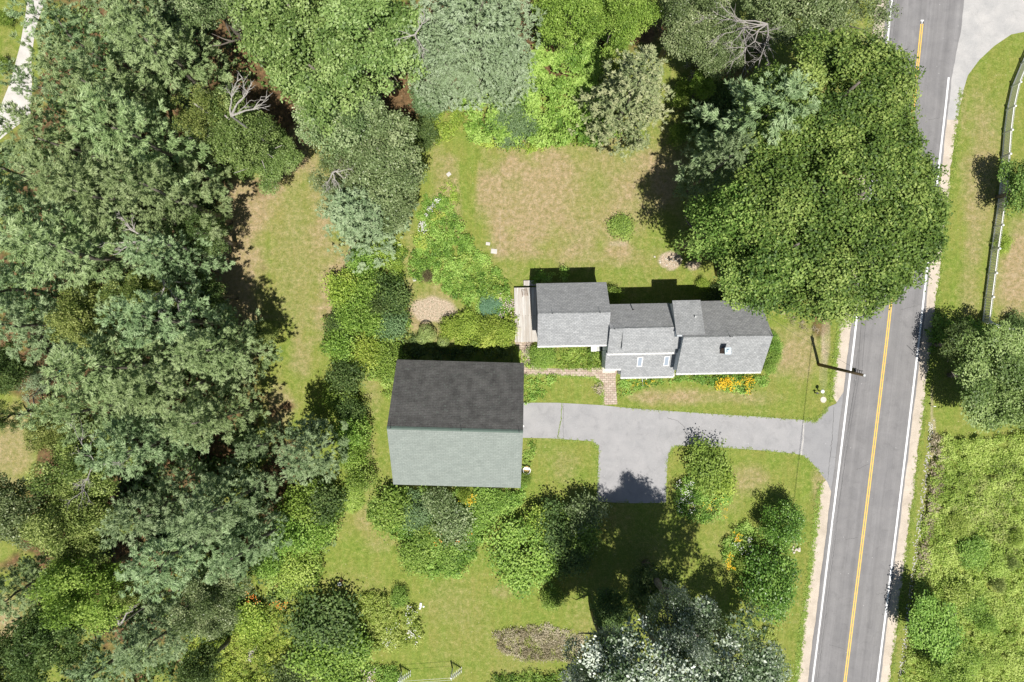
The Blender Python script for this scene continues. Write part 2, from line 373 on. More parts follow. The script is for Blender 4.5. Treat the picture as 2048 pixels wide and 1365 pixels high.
Q = np.stack([ii, ii + 1, ii + nx + 1, ii + nx], 1).astype(np.int32)
me.loops.add(Q.size); me.loops.foreach_set("vertex_index", Q.ravel()); me.polygons.add(len(Q))
me.polygons.foreach_set("loop_start", np.arange(0, Q.size, 4, dtype=np.int32))
at = me.attributes.new("cover", 'FLOAT_COLOR', 'POINT')
at.data.foreach_set("color", np.stack([dry, lit, dirt, np.ones_like(dry)], 2).astype(np.float32).ravel())
me.update(calc_edges=True)
m, nt, b = new_mat("lawn")
A = N(nt, "ShaderNodeAttribute"); A.attribute_name = "cover"; sp = N(nt, "ShaderNodeSeparateColor"); nt.links.new(A.outputs["Color"], sp.inputs[0])
v = coords(nt)
n1 = noise(nt, v, .35, 4); n2 = noise(nt, v, 1.9, 5, .65); n3 = noise(nt, v, 9, 4, .7); n4 = noise(nt, coords(nt, "Object", (3.2, .12, 1)), 1, 3)
green = ramp(nt, n2, [(.28, (.10, .15, .022)), (.5, (.155, .212, .036)), (.75, (.235, .27, .056))])
green = mixc(nt, rng_map(nt, n1, .35, .65, 0, .55), green, (.235, .22, .062))
green = mixc(nt, rng_map(nt, n4, .45, .62, 0, .28), green, (.17, .25, .045))
tan = ramp(nt, n2, [(.3, (.23, .185, .085)), (.55, (.335, .255, .155)), (.8, (.45, .355, .245))])
f = N(nt, "ShaderNodeMath", operation='ADD'); nt.links.new(sp.outputs[0], f.inputs[0]); nt.links.new(rng_map(nt, n2, .25, .75, -.2, .2), f.inputs[1])
f2 = N(nt, "ShaderNodeMath", operation='ADD'); nt.links.new(f.outputs[0], f2.inputs[0]); nt.links.new(rng_map(nt, n3, .3, .7, -.2, .2), f2.inputs[1])
c = mixc(nt, rng_map(nt, f2.outputs[0], .0, 1.0, 0, .92), green, tan)
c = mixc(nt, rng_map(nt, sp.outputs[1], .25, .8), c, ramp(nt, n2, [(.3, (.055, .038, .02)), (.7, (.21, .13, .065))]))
c = mixc(nt, rng_map(nt, sp.outputs[2], .15, .8), c, ramp(nt, n3, [(.3, (.26, .20, .13)), (.7, (.50, .42, .33))]))
c = mixc(nt, 1.0, c, ramp(nt, n3, [(.25, (.62,) * 3), (.5, (1, 1, 1)), (.78, (1.38,) * 3)]), 'MULTIPLY')
vo = N(nt, "ShaderNodeTexVoronoi"); vo.inputs["Scale"].default_value = 1.3; nt.links.new(v, vo.inputs["Vector"])
c = mixc(nt, rng_map(nt, vo.outputs["Distance"], .04, .07, .65, 0), c, (.50, .44, .28))
n5 = noise(nt, v, 4.2, 3, .6)
c = mixc(nt, 1.0, c, ramp(nt, n5, [(.3, (.80, .86, .8)), (.5, (1, 1, 1)), (.72, (1.2, 1.12, 1.1))]), 'MULTIPLY')
nt.links.new(c, b.inputs["Base Color"]); b.inputs["Roughness"].default_value = .95; b.inputs["Specular IOR Level"].default_value = .1
bump(nt, b, n3, .5, .06)
me.materials.append(m)
o = link("ground", me); tag(o, "mown lawn and open ground with green and dried tan patches", "ground", kind='structure')

# ------------------------------------------------------------------ road, shoulders, drive, paths, markings
def strip(name, pts_l, pts_r, z, mat, label, cat, kind='structure', across=1):
    """pts in survey units; uv: u = metres across, v = metres along"""
    V, F, UV = [], [], []; n = len(pts_l); al = 0
    for i in range(n):
        a = G(*pts_l[i]); c = G(*pts_r[i])
        if i: al += math.dist(a, pa)
        pa = a
        for k in range(across + 1):
            t = k / across; V.append((a[0] + (c[0] - a[0]) * t, a[1] + (c[1] - a[1]) * t, z)); UV.append((math.dist(a, c) * t, al))
    w = across + 1
    for i in range(n - 1):
        for k in range(across): F.append((i * w + k, i * w + k + 1, (i + 1) * w + k + 1, (i + 1) * w + k))
    me = bpy.data.meshes.new(name); me.from_pydata(V, [], [tuple(reversed(f)) for f in F])
    uv = me.uv_layers.new(name="UVMap")
    for l in me.loops: uv.data[l.index].uv = UV[l.vertex_index]
    me.materials.append(mat); me.update(); o = link(name, me); tag(o, label, cat, kind=kind); return o
def wob(y, s, a): return a * (math.sin(y / 23.0 + s) + math.sin(y / 9.7 + s * 2.3) * .6 + math.sin(y / 4.1 + s * 3.7) * .5)
def sheet(name, pts, z, mat, label, cat, kind='structure'):
    mb = MB().poly([(*G(*p), z) for p in reversed(pts)]); o = mb.build(name, mat)
    if o.data.polygons[0].normal.z < 0: o.data.flip_normals()
    tag(o, label, cat, kind=kind); return o

def asphalt(name, lo, hi, uv=False, speck=.25, tint=None):
    m, nt, b = new_mat(name); v = coords(nt)
    a = noise(nt, v, .6, 5, .6); g = noise(nt, v, 16, 3, .8)
    c = ramp(nt, a, [(.3, lo), (.7, hi)])
    if uv:
        w = noise(nt, coords(nt, "UV", (1.3, .018, 1)), 1, 3, .5)
        c = mixc(nt, 1.0, c, ramp(nt, w, [(.3, (.86,) * 3), (.7, (1.12,) * 3)]), 'MULTIPLY')
        w2 = noise(nt, coords(nt, "UV", (9, .08, 1)), 1, 3, .6)
        c = mixc(nt, 1.0, c, ramp(nt, w2, [(.3, (.94,) * 3), (.7, (1.06,) * 3)]), 'MULTIPLY')
    c = mixc(nt, 1.0, c, ramp(nt, g, [(.25, (1 - speck,) * 3), (.75, (1 + speck,) * 3)]), 'MULTIPLY')
    st = noise(nt, v, .9, 6, .7, .6)
    c = mixc(nt, rng_map(nt, st, .54, .68, 0, .32), c, tuple(x * .62 for x in lo))
    c = mixc(nt, rng_map(nt, st, .44, .30, 0, .18), c, tuple(min(1, x * 1.35) for x in hi))
    vo = N(nt, "ShaderNodeTexVoronoi"); vo.inputs["Scale"].default_value = 1.1; nt.links.new(v, vo.inputs["Vector"])
    c = mixc(nt, rng_map(nt, vo.outputs["Distance"], .035, .05, .5, 0), c, (.6, .6, .58))
    nt.links.new(c, b.inputs["Base Color"]); b.inputs["Roughness"].default_value = .9; b.inputs["Specular IOR Level"].default_value = .2
    bump(nt, b, g, .3, .01); return m
M_ROAD = asphalt("road_asphalt", (.185, .182, .186), (.225, .22, .222), True, .12)
M_DRIVE = asphalt("drive_asphalt", (.28, .28, .288), (.34, .335, .342), False, .16)
M_APRON = asphalt("apron_asphalt", (.245, .245, .255), (.28, .28, .288), False, .12)
M_GRAVEL = asphalt("gravel", (.42, .365, .30), (.54, .475, .40), False, .35)
M_LANE = asphalt("pale_gravel", (.45, .43, .40), (.56, .54, .51), False, .2)
M_YARD = asphalt("pale_grit", (.34, .34, .34), (.44, .43, .42), False, .2)

yy = [-8000, -5000, -3000, -1500, -700, -300] + list(range(-120, 1500, 6)) + [1700, 2200, 3500, 5500, 9000]
GL = [y for y in yy if y <= 810]; GL2 = [y for y in yy if y >= 948]
o = strip("gravel_shoulder", [(road_c(y) - 97 + wob(y, 1, 1.6) + (24 * max(0, (y - 790) / 25.0) if y > 790 else 0), y) for y in GL], [(road_c(y) - 70, y) for y in GL], .006, M_GRAVEL, "tan gravel shoulder between house lawn and road", "road shoulder")
o = strip("gravel_shoulder", [(road_c(y) - 97 + wob(y, 2, 1.8) + (18 * max(0, (975 - y) / 27.0) if y < 975 else 0), y) for y in GL2], [(road_c(y) - 70, y) for y in GL2], .006, M_GRAVEL, "tan gravel shoulder below the driveway apron", "road shoulder")
GR = [y for y in yy if y >= 150]
o = strip("gravel_shoulder", [(road_c(y) + 66, y) for y in GR], [(road_c(y) + 90 + wob(y, 3, 1.5) + max(0, (250 - y)) * .12, y) for y in GR], .006, M_GRAVEL, "tan gravel shoulder on the far side of the road", "road shoulder")
o = strip("road", [(road_c(y) - 74.5 + wob(y, 5, .5), y) for y in yy], [(road_c(y) + 70.5 + wob(y, 6, .5) + (9 if y < 60 else 9 * max(0, (160 - y) / 100.0) if y < 160 else 0), y) for y in yy], .018, M_ROAD, "grey two lane asphalt road running down the right side", "road", across=6)
sheet("gravel_yard", [(1925, -120), (2300, -120), (2300, 40), (2048, 64), (2023, 69), (1989, 92), (1959, 120), (1936, 151), (1923, 195), (1915, 240), (1895, 240), (1898, 160), (1916, 60)], .010, M_YARD, "pale grey gravel turning area at top right corner", "gravel")
sheet("gravel_lane", [(57, -60), (95, -60), (90, 0), (70, 60), (62, 120), (64, 180), (60, 232), (20, 262), (-60, 330), (-60, 215), (0, 214), (20, 165), (40, 90), (52, 20)], .006, M_LANE, "white gravel lane at the top left corner", "lane")
sheet("driveway", [(1040, 806), (1115, 806), (1205, 811), (1240, 815), (1330, 822), (1450, 830), (1520, 834), (1612, 841), (1606, 911), (1590, 908), (1520, 901), (1450, 896), (1390, 893), (1360, 892), (1346, 896), (1338, 906), (1335, 925), (1333, 965), (1332, 1006), (1262, 1007), (1193, 1004), (1195, 960), (1198, 905), (1195, 892), (1184, 883), (1100, 877), (1040, 876)], .010, M_DRIVE, "pale grey asphalt driveway with parking spur", "driveway")
sheet("driveway_apron", [(1612, 841), (1632, 842), (1645, 828), (1656, 815), (1672, 808), (1690, 780), (1690, 1000), (1663, 985), (1655, 965), (1642, 948), (1626, 928), (1606, 911)], .014, M_APRON, "darker patched asphalt apron joining driveway to road", "driveway")
_y = RNG.uniform(840, 1400, 480); _x = np.array([road_c(v) for v in _y]) + 110 + RNG.normal(0, 3.0, 480)
_C = np.stack([(_x - 1024) / 20, (682.5 - _y) / 20, RNG.uniform(.02, .05, 480)], 1)
tag(link("roadside_stones", quadmesh("roadside_stones", leaves(_C, nrm(np.array([0, 0, 1.]) + RNG.normal(size=(480, 3)) * .25), .15 * RNG.uniform(.5, 1.4, 480), .12), np.ones(480), M_LANE)), "thin scatter of pale stones beyond the far gravel shoulder", "stones", None, 'stuff')
# lane markings
M_WL = plain("white_road_paint", (.78, .79, .80), .6, .07, 4); M_YL = plain("yellow_road_paint", (.72, .46, .08), .6, .12, 5)
def mark(name, off, w, y0, y1, mat, label):
    Y = ([-8000, -3000, -700] if y0 < 0 else []) + [y for y in range(y0, y1 + 1, 8)] + ([2200, 5500, 9000] if y1 > 1400 else [])
    strip(name, [(road_c(y) + off - w / 2, y) for y in Y], [(road_c(y) + off + w / 2, y) for y in Y], .0225, mat, label, "road marking")
mark("edge_line", -65, 3.6, -120, 1490, M_WL, "white edge line on the house side of the road")
mark("edge_line", 64.5, 3.6, 155, 1490, M_WL, "white edge line on the field side of the road")
mark("centre_line", -1.9, 2.1, 43, 1490, M_YL, "left stripe of the double yellow centre line")
mark("centre_line", 1.9, 2.1, 43, 1490, M_YL, "right stripe of the double yellow centre line")
mark("centre_line_end", 0, 6, 40, 48, M_WL, "short white cap at the top end of yellow lines")
# cracks
M_CRACK = plain("crack_fill", (.11, .11, .11), .9); M_CRACKG = plain("weedy_crack", (.16, .21, .06), .9, .3, 6)
def crack(pts, w, mat, label, z=.0215, n=14):
    P = []
    for i in range(len(pts) - 1):
        for k in range(n):
            t = k / n; P.append((pts[i][0] + (pts[i + 1][0] - pts[i][0]) * t + random.gauss(0, .5), pts[i][1] + (pts[i + 1][1] - pts[i][1]) * t + random.gauss(0, .5)))
    P.append(pts[-1]); L, Rr = [], []
    for i, p in enumerate(P):
        q = P[min(i + 1, len(P) - 1)]; r_ = P[max(i - 1, 0)]; dx, dy = q[0] - r_[0], q[1] - r_[1]; l = math.hypot(dx, dy) or 1
        h = w * random.uniform(.4, 1.1) / 2; L.append((p[0] - dy / l * h, p[1] + dx / l * h)); Rr.append((p[0] + dy / l * h, p[1] - dx / l * h))
    o = strip("crack", L, Rr, z, mat, label, "pavement crack")
    if o.data.polygons[0].normal.z < 0: o.data.flip_normals()
crack([(1124, 807), (1122, 840), (1118, 860), (1115, 877)], 2.2, M_CRACKG, "weed-filled crack across the driveway near the barn", .0145)
crack([(1334, 836), (1355, 842), (1370, 856), (1371, 880)], .8, M_CRACK, "thin curved crack in the middle of the driveway", .0145)
crack([(1127, 807), (1126, 845), (1127, 878)], .8, M_CRACK, "thin dark crack beside the weed-filled one", .0145)
crack([(1713, 940), (1738, 928)], .8, M_CRACK, "short crack across the near lane of the road")
crack([(1607, 842), (1606, 880), (1602, 911)], 2.0, M_LANE, "pale seam where driveway meets the apron", .0185)
crack([(1668, 815), (1665, 870), (1660, 920), (1656, 960)], 1.0, M_CRACK, "dark seam where apron meets the road edge", .0225)
for (a_, b_) in (((1690, 1080), (1716, 1076)), ((1752, 1190), (1780, 1184)), ((1660, 1290), (1690, 1300)), ((1800, 620), (1835, 612)), ((1858, 240), (1880, 236))): crack([a_, b_], .7, M_CRACK, 'short crack across the road near %s' % ('the poplars' if b_[1] == 1076 else 'the field shrub' if b_[1] == 1184 else 'the bottom edge' if b_[1] == 1300 else 'the maple shade' if b_[1] == 612 else 'the end of the far edge line'))
def longc(off, y0, y1, w, lab):
    crack([(road_c(y) + off, y) for y in range(y0, y1, 40)], w, M_CRACK, lab)
longc(-55, 700, 1400, .9, "long thin crack along the near lane inside the edge line"); longc(-61.5, 60, 160, .8, "thin crack beside the edge line near the top")

# brick path
m, nt, b = new_mat("brick_pavers"); v = coords(nt)
br = N(nt, "ShaderNodeTexBrick"); nt.links.new(v, br.inputs["Vector"]); br.inputs["Scale"].default_value = 1
br.inputs["Color1"].default_value = (.36, .27, .22, 1); br.inputs["Color2"].default_value = (.48, .40, .335, 1); br.inputs["Mortar"].default_value = (.20, .17, .12, 1)
br.inputs["Brick Width"].default_value = .42; br.inputs["Row Height"].default_value = .22; br.inputs["Mortar Size"].default_value = .022
g = noise(nt, v, 2.5, 5); c = mixc(nt, rng_map(nt, g, .6, .72, 0, .7), br.outputs["Color"], (.22, .27, .08))
c = mixc(nt, 1., c, ramp(nt, noise(nt, v, 9, 3), [(.3, (.85,) * 3), (.7, (1.15,) * 3)]), 'MULTIPLY')
nt.links.new(c, b.inputs["Base Color"]); b.inputs["Roughness"].default_value = .9; bump(nt, b, br.outputs["Fac"], -.4, .02)
M_PAVER = m
sheet("brick_path", [(1028, 680), (1072, 680), (1062, 690), (1059, 705), (1060, 720), (1068, 731), (1085, 737), (1130, 738), (1180, 737), (1200, 735), (1234, 735), (1234, 745), (1231, 755), (1232, 775), (1235, 809), (1205, 810), (1206, 782), (1202, 768), (1192, 757), (1160, 753), (1110, 751), (1040, 752), (1040, 730), (1043, 715), (1036, 700)], .006, M_PAVER, "weathered pink brick path between deck, barn, porch and driveway", "path")

# ------------------------------------------------------------------ the farmhouse
HR = R(1.15)
house = empty("farmhouse", (*G(1200, 632.5), 0), HR)
tag(house, "long grey shingled farmhouse with several joined gables, skylights and a chimney", "house")
def hx(p): return (p - 176) / 20.0
def hy(p): return -(p + 50) / 20.0
def win(parent, x0, x1, z0, z1, y, face, name="window"):
    """face: 'S','N','W','E' wall plane at y (or x)"""
    fr, gl = MB(), MB(); t = .05
    def bx(mb, a0, a1, c0, c1, d0, d1):
        if face in 'SN':
            s = -1 if face == 'S' else 1; mb.box(a0, a1, y + s * d0, y + s * d1, c0, c1)
        else:
            s = -1 if face == 'W' else 1; mb.box(y + s * d0, y + s * d1, a0, a1, c0, c1)
    for a in ((x0 - .09, x0), (x1, x1 + .09)): bx(fr, a[0], a[1], z0 - .09, z1 + .09, -.02, .05)
    bx(fr, x0, x1, z0 - .09, z0, -.02, .06); bx(fr, x0, x1, z1, z1 + .09, -.02, .05); bx(fr, x0, x1, (z0 + z1) / 2 - .02, (z0 + z1) / 2 + .02, -.02, .03)
    bx(gl, x0, x1, z0, z1, -.03, .015)
    o = fr.build(name, M_WHITE, parent); gl.build("pane", M_GLASS, o)
def gable_walls(parent, x0, x1, y0, y1, ze, zr, mat=M_CLAP):
    """y0 north, y1 south (y0>y1)"""
    ym = (y0 + y1) / 2
    w = MB().hexa([(x0, y1, 0), (x1, y1, 0), (x1, y0, 0), (x0, y0, 0)], [(x0, y1, ze), (x1, y1, ze), (x1, y0, ze), (x0, y0, ze)])
    for x in (x0, x1):
        w.hexa([(x - .01 if x == x0 else x - .12, y1, ze), (x + .12 if x == x0 else x + .01, y1, ze), (x + .12 if x == x0 else x + .01, y0, ze), (x - .01 if x == x0 else x - .12, y0, ze)],
               [(x - .01 if x == x0 else x - .12, ym - .02, zr), (x + .12 if x == x0 else x + .01, ym - .02, zr), (x + .12 if x == x0 else x + .01, ym + .02, zr), (x - .01 if x == x0 else x - .12, ym + .02, zr)])
    return w.build("wall", mat, parent)
def gutter(parent, x0, x1, y, z, s=-1):
    g = MB(); g.box(x0, x1, y + s * .10, y + s * .13, z - .10, z + .0); g.box(x0, x1, y, y + s * .10, z - .10, z - .08)
    x = x0 + .1
    while x < x1: g.box(x, x + .10, y - s * .02, y + s * .105, z - .015, z + .01); x += .42
    g.build("gutter", M_WHITE, parent)
def gable_roof(parent, x0, x1, y0, y1, ym, ze0, ze1, zr, mN, mS, t=.14, rods=(), ridge=True, cap=None):
    a = MB().slab([(x0, ym, zr), (x1, ym, zr), (x1, y0, ze0), (x0, y0, ze0)], t).build("roof", mN, parent)
    bS = MB().slab([(x0, y1, ze1), (x1, y1, ze1), (x1, ym, zr), (x0, ym, zr)], t).build("roof", mS, parent)
    for x, s in ((x0, 1), (x1, -1)):
        for (ya, za) in ((y0, ze0), (y1, ze1)):
            xa, xb = sorted((x + s * .015, x + s * .075))
            MB().hexa([(xa, ya, za - .32), (xb, ya, za - .32), (xb, ym, zr - .32), (xa, ym, zr - .32)], [(xa, ya, za - t - .002), (xb, ya, za - t - .002), (xb, ym, zr - t - .002), (xa, ym, zr - t - .002)]).build("rake_board", M_TRIM, parent)
    if ridge:
        c = MB(); w = .14; dz0 = (zr - ze0) / abs(y0 - ym) * w; dz1 = (zr - ze1) / abs(ym - y1) * w
        c.hexa([(x0, ym - w, zr - dz1 + .004), (x1, ym - w, zr - dz1 + .004), (x1, ym + w, zr - dz0 + .004), (x0, ym + w, zr - dz0 + .004)], [(x0, ym - w, zr - dz1 + .02), (x1, ym - w, zr - dz1 + .02), (x1, ym + w, zr - dz0 + .02), (x0, ym + w, zr - dz0 + .02)])
        c2 = MB(); c2.slab([(x0, ym - w, zr - dz1 + .022), (x1, ym - w, zr - dz1 + .022), (x1, ym, zr + .03), (x0, ym, zr + .03)], .018); c2.slab([(x0, ym, zr + .03), (x1, ym, zr + .03), (x1, ym + w, zr - dz0 + .022), (x0, ym + w, zr - dz0 + .022)], .018)
        c2.build("ridge_cap", cap or mS, a)
    for x in rods:
        MB().bar((x, ym, zr), (x, ym, zr + .85), .018, 6).lathe([(.05, zr + .02), (.05, zr + .1)], (x, ym), 8).build("lightning_rod", M_DARKM, a)
    return a, bS
OV = .28
# west wing A
ax0, ax1, ay0, ay1 = hx(46), hx(176), hy(-109.3), hy(7)
gable_walls(house, ax0 + OV, ax1 - .12, ay0 - OV, ay1 + OV, 4.95, 7.15)
gable_roof(house, ax0, ax1, ay0, ay1, (ay0 + ay1) / 2, 5.05, 5.05, 7.45, M_SH, M_SHB, rods=(hx(72), hx(157)))
gutter(house, ax0, ax1 - .1, ay1, 5.0)
# middle B
bx0, bx1, by0, by1, bym = hx(175.2), hx(302), hy(-68), hy(24), hy(-21.5)
gable_walls(house, bx0 + .1, bx1 + .2, by0 - OV, by1 + OV, 4.9, 6.85)
gable_roof(house, bx0, bx1 + .3, by0, by1, bym, 5.0, 5.0, 7.12, M_SH, M_SHB, rods=(hx(183),), ridge=True)
gutter(house, bx0, bx1 + .1, by1, 4.95)
# shed dormer on the middle part, south side
dx0 = hx(199); dy1 = hy(16.5)
MB().hexa([(dx0 + .08, dy1 + .12, 5.1), (bx1 + .2, dy1 + .12, 5.1), (bx1 + .2, bym + .02, 6.9), (dx0 + .08, bym + .02, 6.9)], [(dx0 + .08, dy1 + .12, 5.80), (bx1 + .2, dy1 + .12, 5.80), (bx1 + .2, bym + .02, 7.02), (dx0 + .08, bym + .02, 7.02)]).build("dormer_wall", M_CLAP, house)
MB().slab([(dx0, dy1, 5.93), (bx1 + .35, dy1, 5.93), (bx1 + .35, bym + .05, 7.17), (dx0, bym + .05, 7.17)], .12).build("dormer_roof", M_SHB, house)
# east block C
cx0, cx1, cy0, cy1, cym = hx(302), hx(460), hy(-70.5), hy(63), hy(-3.5)
gable_walls(house, cx0 + .2, cx1 - OV, cy0 - OV, cy1 + OV, 4.9, 7.75)
rN, rS = gable_roof(house, cx0, cx1, cy0, cy1, cym, 5.0, 5.0, 8.02, M_SH, M_SHB, rods=(hx(384), hx(458)))
gutter(house, cx0, cx1, cy1, 4.95)
# north shed dormer of C
ex0, ex1 = hx(290.5), hx(341.5); ny_ = cy0 + .02
MB().hexa([(ex0 + .1, cym + .1, 4.9), (ex1 - .1, cym + .1, 4.9), (ex1 - .1, ny_ - .25, 4.9), (ex0 + .1, ny_ - .25, 4.9)], [(ex0 + .1, cym + .1, 7.72), (ex1 - .1, cym + .1, 7.72), (ex1 - .1, ny_ - .25, 6.38), (ex0 + .1, ny_ - .25, 6.38)]).build("dormer_wall", M_CLAP, house)
MB().slab([(ex0, cym + .25, 7.86), (ex1, cym + .25, 7.86), (ex1, ny_, 6.52), (ex0, ny_, 6.52)], .13).build("dormer_roof", M_SHB, house)
# front lean-to D
fx0, fxm, fx1 = hx(175), hx(206.5), hx(309); fyt = hy(19); fy1, fy2 = hy(54), hy(71)
def dz(y): return 4.45 + (y - fyt) * (1.95 / 2.6)
MB().hexa([(fx0 + .08, fy1 + .1, 0), (fxm + .1, fy1 + .1, 0), (fxm + .1, fyt, 0), (fx0 + .08, fyt, 0)], [(fx0 + .08, fy1 + .1, dz(fy1) - .1), (fxm + .1, fy1 + .1, dz(fy1) - .1), (fxm + .1, fyt, 4.3), (fx0 + .08, fyt, 4.3)]).build("wall", M_CLAP, house)
MB().hexa([(fxm + .12, fy2 + .25, 0), (fx1 - .15, fy2 + .25, 0), (fx1 - .15, fyt, 0), (fxm + .12, fyt, 0)], [(fxm + .12, fy2 + .25, dz(fy2) + .05), (fx1 - .15, fy2 + .25, dz(fy2) + .05), (fx1 - .15, fyt, 4.3), (fxm + .12, fyt, 4.3)]).build("wall", M_CLAP, house)
lr = MB(); lr.slab([(fx0, fy1, dz(fy1)), (fxm, fy1, dz(fy1)), (fxm, fyt, 4.45), (fx0, fyt, 4.45)], .13); lr.slab([(fxm, fy2, dz(fy2)), (fx1, fy2, dz(fy2)), (fx1, fyt, 4.45), (fxm, fyt, 4.45)], .13)
lo = lr.build("roof", M_SHB, house)
gutter(house, fx0, fxm, fy1, dz(fy1) - .04); gutter(house, fxm + .02, fx1, fy2, dz(fy2) - .04)
MB().box(fx1 - .04, fx1 + .06, fy2, fy2 + .9, dz(fy2) - .25, dz(fy2) + .08).build("trim_board", M_WHITE, house)
for sx in (240, 290.5):
    x0, x1 = hx(sx - 5), hx(sx + 5); ya, yb = hy(31), hy(50); t = .07
    f = MB()
    for (a0, a1, c0, c1) in ((x0, x0 + t, yb, ya), (x1 - t, x1, yb, ya), (x0 + t, x1 - t, ya - t, ya), (x0 + t, x1 - t, yb, yb + t)):
        f.hexa([(a0, c0, dz(c0) - .05), (a1, c0, dz(c0) - .05), (a1, c1, dz(c1) - .05), (a0, c1, dz(c1) - .05)], [(a0, c0, dz(c0) + .1), (a1, c0, dz(c0) + .1), (a1, c1, dz(c1) + .1), (a0, c1, dz(c1) + .1)])
    fo = f.build("skylight", M_WHITE, lo)
    MB().slab([(x0 + t, yb + t, dz(yb + t) + .07), (x1 - t, yb + t, dz(yb + t) + .07), (x1 - t, ya - t, dz(ya - t) + .07), (x0 + t, ya - t, dz(ya - t) + .07)], .05).build("skylight_glass", M_SKYL, lo)
# chimney
chx, chy = hx(377.6), hy(17.5 + 4)
ch = MB().box(chx - .22, chx + .22, chy - .24, chy + .24, 6.2, 8.35).build("chimney", M_BRICKC, rS)
MB().box(chx - .27, chx + .27, chy - .29, chy + .29, 8.35, 8.43).box(chx - .12, chx + .12, chy - .12, chy + .12, 8.43, 8.6).build("chimney_cap", M_BLUEC, rS)
# vent pipes
MB().lathe([(.05, 5.2), (.05, 6.35)], (hx(222), hy(-57)), 8).build("vent_pipe", M_DARKM, house)
MB().lathe([(.05, 6.7), (.05, 7.55)], (hx(327), hy(-40)), 8).lathe([(.13, 6.88), (.10, 7.0)], (hx(327), hy(-40)), 8).build("vent_pipe", M_WHITE, house)
# windows, doors, steps
for px_ in (320, 350, 405, 435): win(house, hx(px_), hx(px_) + .8, 1.0, 2.4, cy1 + OV, 'S'); win(house, hx(px_), hx(px_) + .8, 3.2, 4.4, cy1 + OV, 'S')
for px_ in (318, 360, 400, 435): win(house, hx(px_), hx(px_) + .8, 1.0, 2.4, cy0 - OV, 'N')
for px_ in (70, 100, 130): win(house, hx(px_), hx(px_) + .8, 1.0, 2.3, ay1 + OV, 'S'); win(house, hx(px_), hx(px_) + .8, 3.2, 4.4, ay1 + OV, 'S'); win(house, hx(px_), hx(px_) + .8, 1.0, 2.3, ay0 - OV, 'N')
for yv in (-75, -30): win(house, hy(yv), hy(yv) + .8, 3.3, 4.5, ax0 + OV, 'W'); win(house, hy(yv), hy(yv) + .8, 1.2, 2.4, ax0 + OV, 'W')
for yv in (-40, 10, 35): win(house, hy(yv), hy(yv) + .8, 1.0, 2.4, cx1 - OV, 'E')
for px_ in (225, 255, 280): win(house, hx(px_), hx(px_) + .9, .8, 2.0, fy2 + .25, 'S')
dr = MB().box(hx(184), hx(184) + .95, fy1 + .04, fy1 + .11, .25, 2.3).build("door", M_TRIM, house); MB().lathe([(.03, 1.2), (.03, 1.28)], (hx(184) + .85, fy1 + .02), 8).build("door_handle", M_METAL, dr)
MB().box(hx(178), hx(204), hy(60.5), fy1 + .095, 0.02, .24).box(hx(178), hx(204), hy(64), hy(60.5), 0.02, .12).build("doorstep", M_STONE, house)

# deck with steps
m, nt, b = new_mat("deck_boards"); v = coords(nt, "Object")
br = N(nt, "ShaderNodeTexBrick"); nt.links.new(coords(nt, "Object", (1, 1, 1)), br.inputs["Vector"]); 
mp = N(nt, "ShaderNodeMapping"); tc = N(nt, "ShaderNodeTexCoord"); nt.links.new(tc.outputs["Object"], mp.inputs[0]); mp.inputs["Rotation"].default_value = (0, 0, R(90)); nt.links.new(mp.outputs[0], br.inputs["Vector"])
br.inputs["Scale"].default_value = 1; br.inputs["Brick Width"].default_value = 8; br.inputs["Row Height"].default_value = .145; br.inputs["Mortar Size"].default_value = .014
br.inputs["Color1"].default_value = (.40, .38, .35, 1); br.inputs["Color2"].default_value = (.62, .61, .59, 1); br.inputs["Mortar"].default_value = (.16, .13, .10, 1)
g = noise(nt, coords(nt, "Object", (5, .5, 1)), 1.4, 5); c = mixc(nt, rng_map(nt, g, .40, .65, 0, .6), br.outputs["Color"], (.34, .28, .23))
nt.links.new(c, b.inputs["Base Color"]); b.inputs["Roughness"].default_value = .85; M_DECK = m
deck = empty("wooden_deck", (*G(1052, 632), 0), HR); tag(deck, "weathered pale board deck along the west end of the house", "deck")
MB().box(-1.12, 1.35, -2.62, 2.78, .50, .56).build("deck_boards", M_DECK, deck)
MB().box(-1.08, -1.03, -2.58, 2.74, .18, .498).box(-1.03, 1.3, 2.69, 2.74, .18, .498).box(-1.03, 1.3, -2.58, -2.53, .18, .498).build("skirt_board", M_BROWN, deck)
for x, y in ((-.95, -2.45), (-.95, 0), (-.95, 2.6), (1.1, -2.45), (1.1, 2.6)): MB().box(x, x + .1, y, y + .1, 0, .498).build("post", M_BROWN, deck)
MB().box(-.18, 1.2, 2.98, 3.5, .24, .29).build("step", M_DECK, deck); [MB().box(x, x + .07, 3.0, 3.48, 0, .238).build("step_riser", M_BROWN, deck) for x in (-.15, 1.1)]
# wire chair on the deck
chair = empty("garden_chair", (*G(1049.5, 588.5), .56), R(8)); tag(chair, "small brown metal frame chair standing on the pale deck", "chair")
c = MB()
for y in np.linspace(-.22, .24, 5): c.bar((-.25, y, .42), (.25, y, .42), .012)
c.bar((-.26, -.25, .42), (-.26, .27, .42), .016).bar((.26, -.25, .42), (.26, .27, .42), .016); c.build("seat", M_RUST, chair)
c = MB(); c.tube([(-.26, .27, .42), (-.24, .36, .85), (0, .38, .95), (.24, .36, .85), (.26, .27, .42)], .016)
for x in (-.12, 0, .12): c.bar((x, .27, .42), (x, .375, .92), .011)
c.build("backrest", M_RUST, chair)
for x in (-.25, .25):
    for y in (-.24, .26): MB().bar((x, y, .42), (x * 1.1, y * 1.15, 0), .015).build("leg", M_RUST, chair)

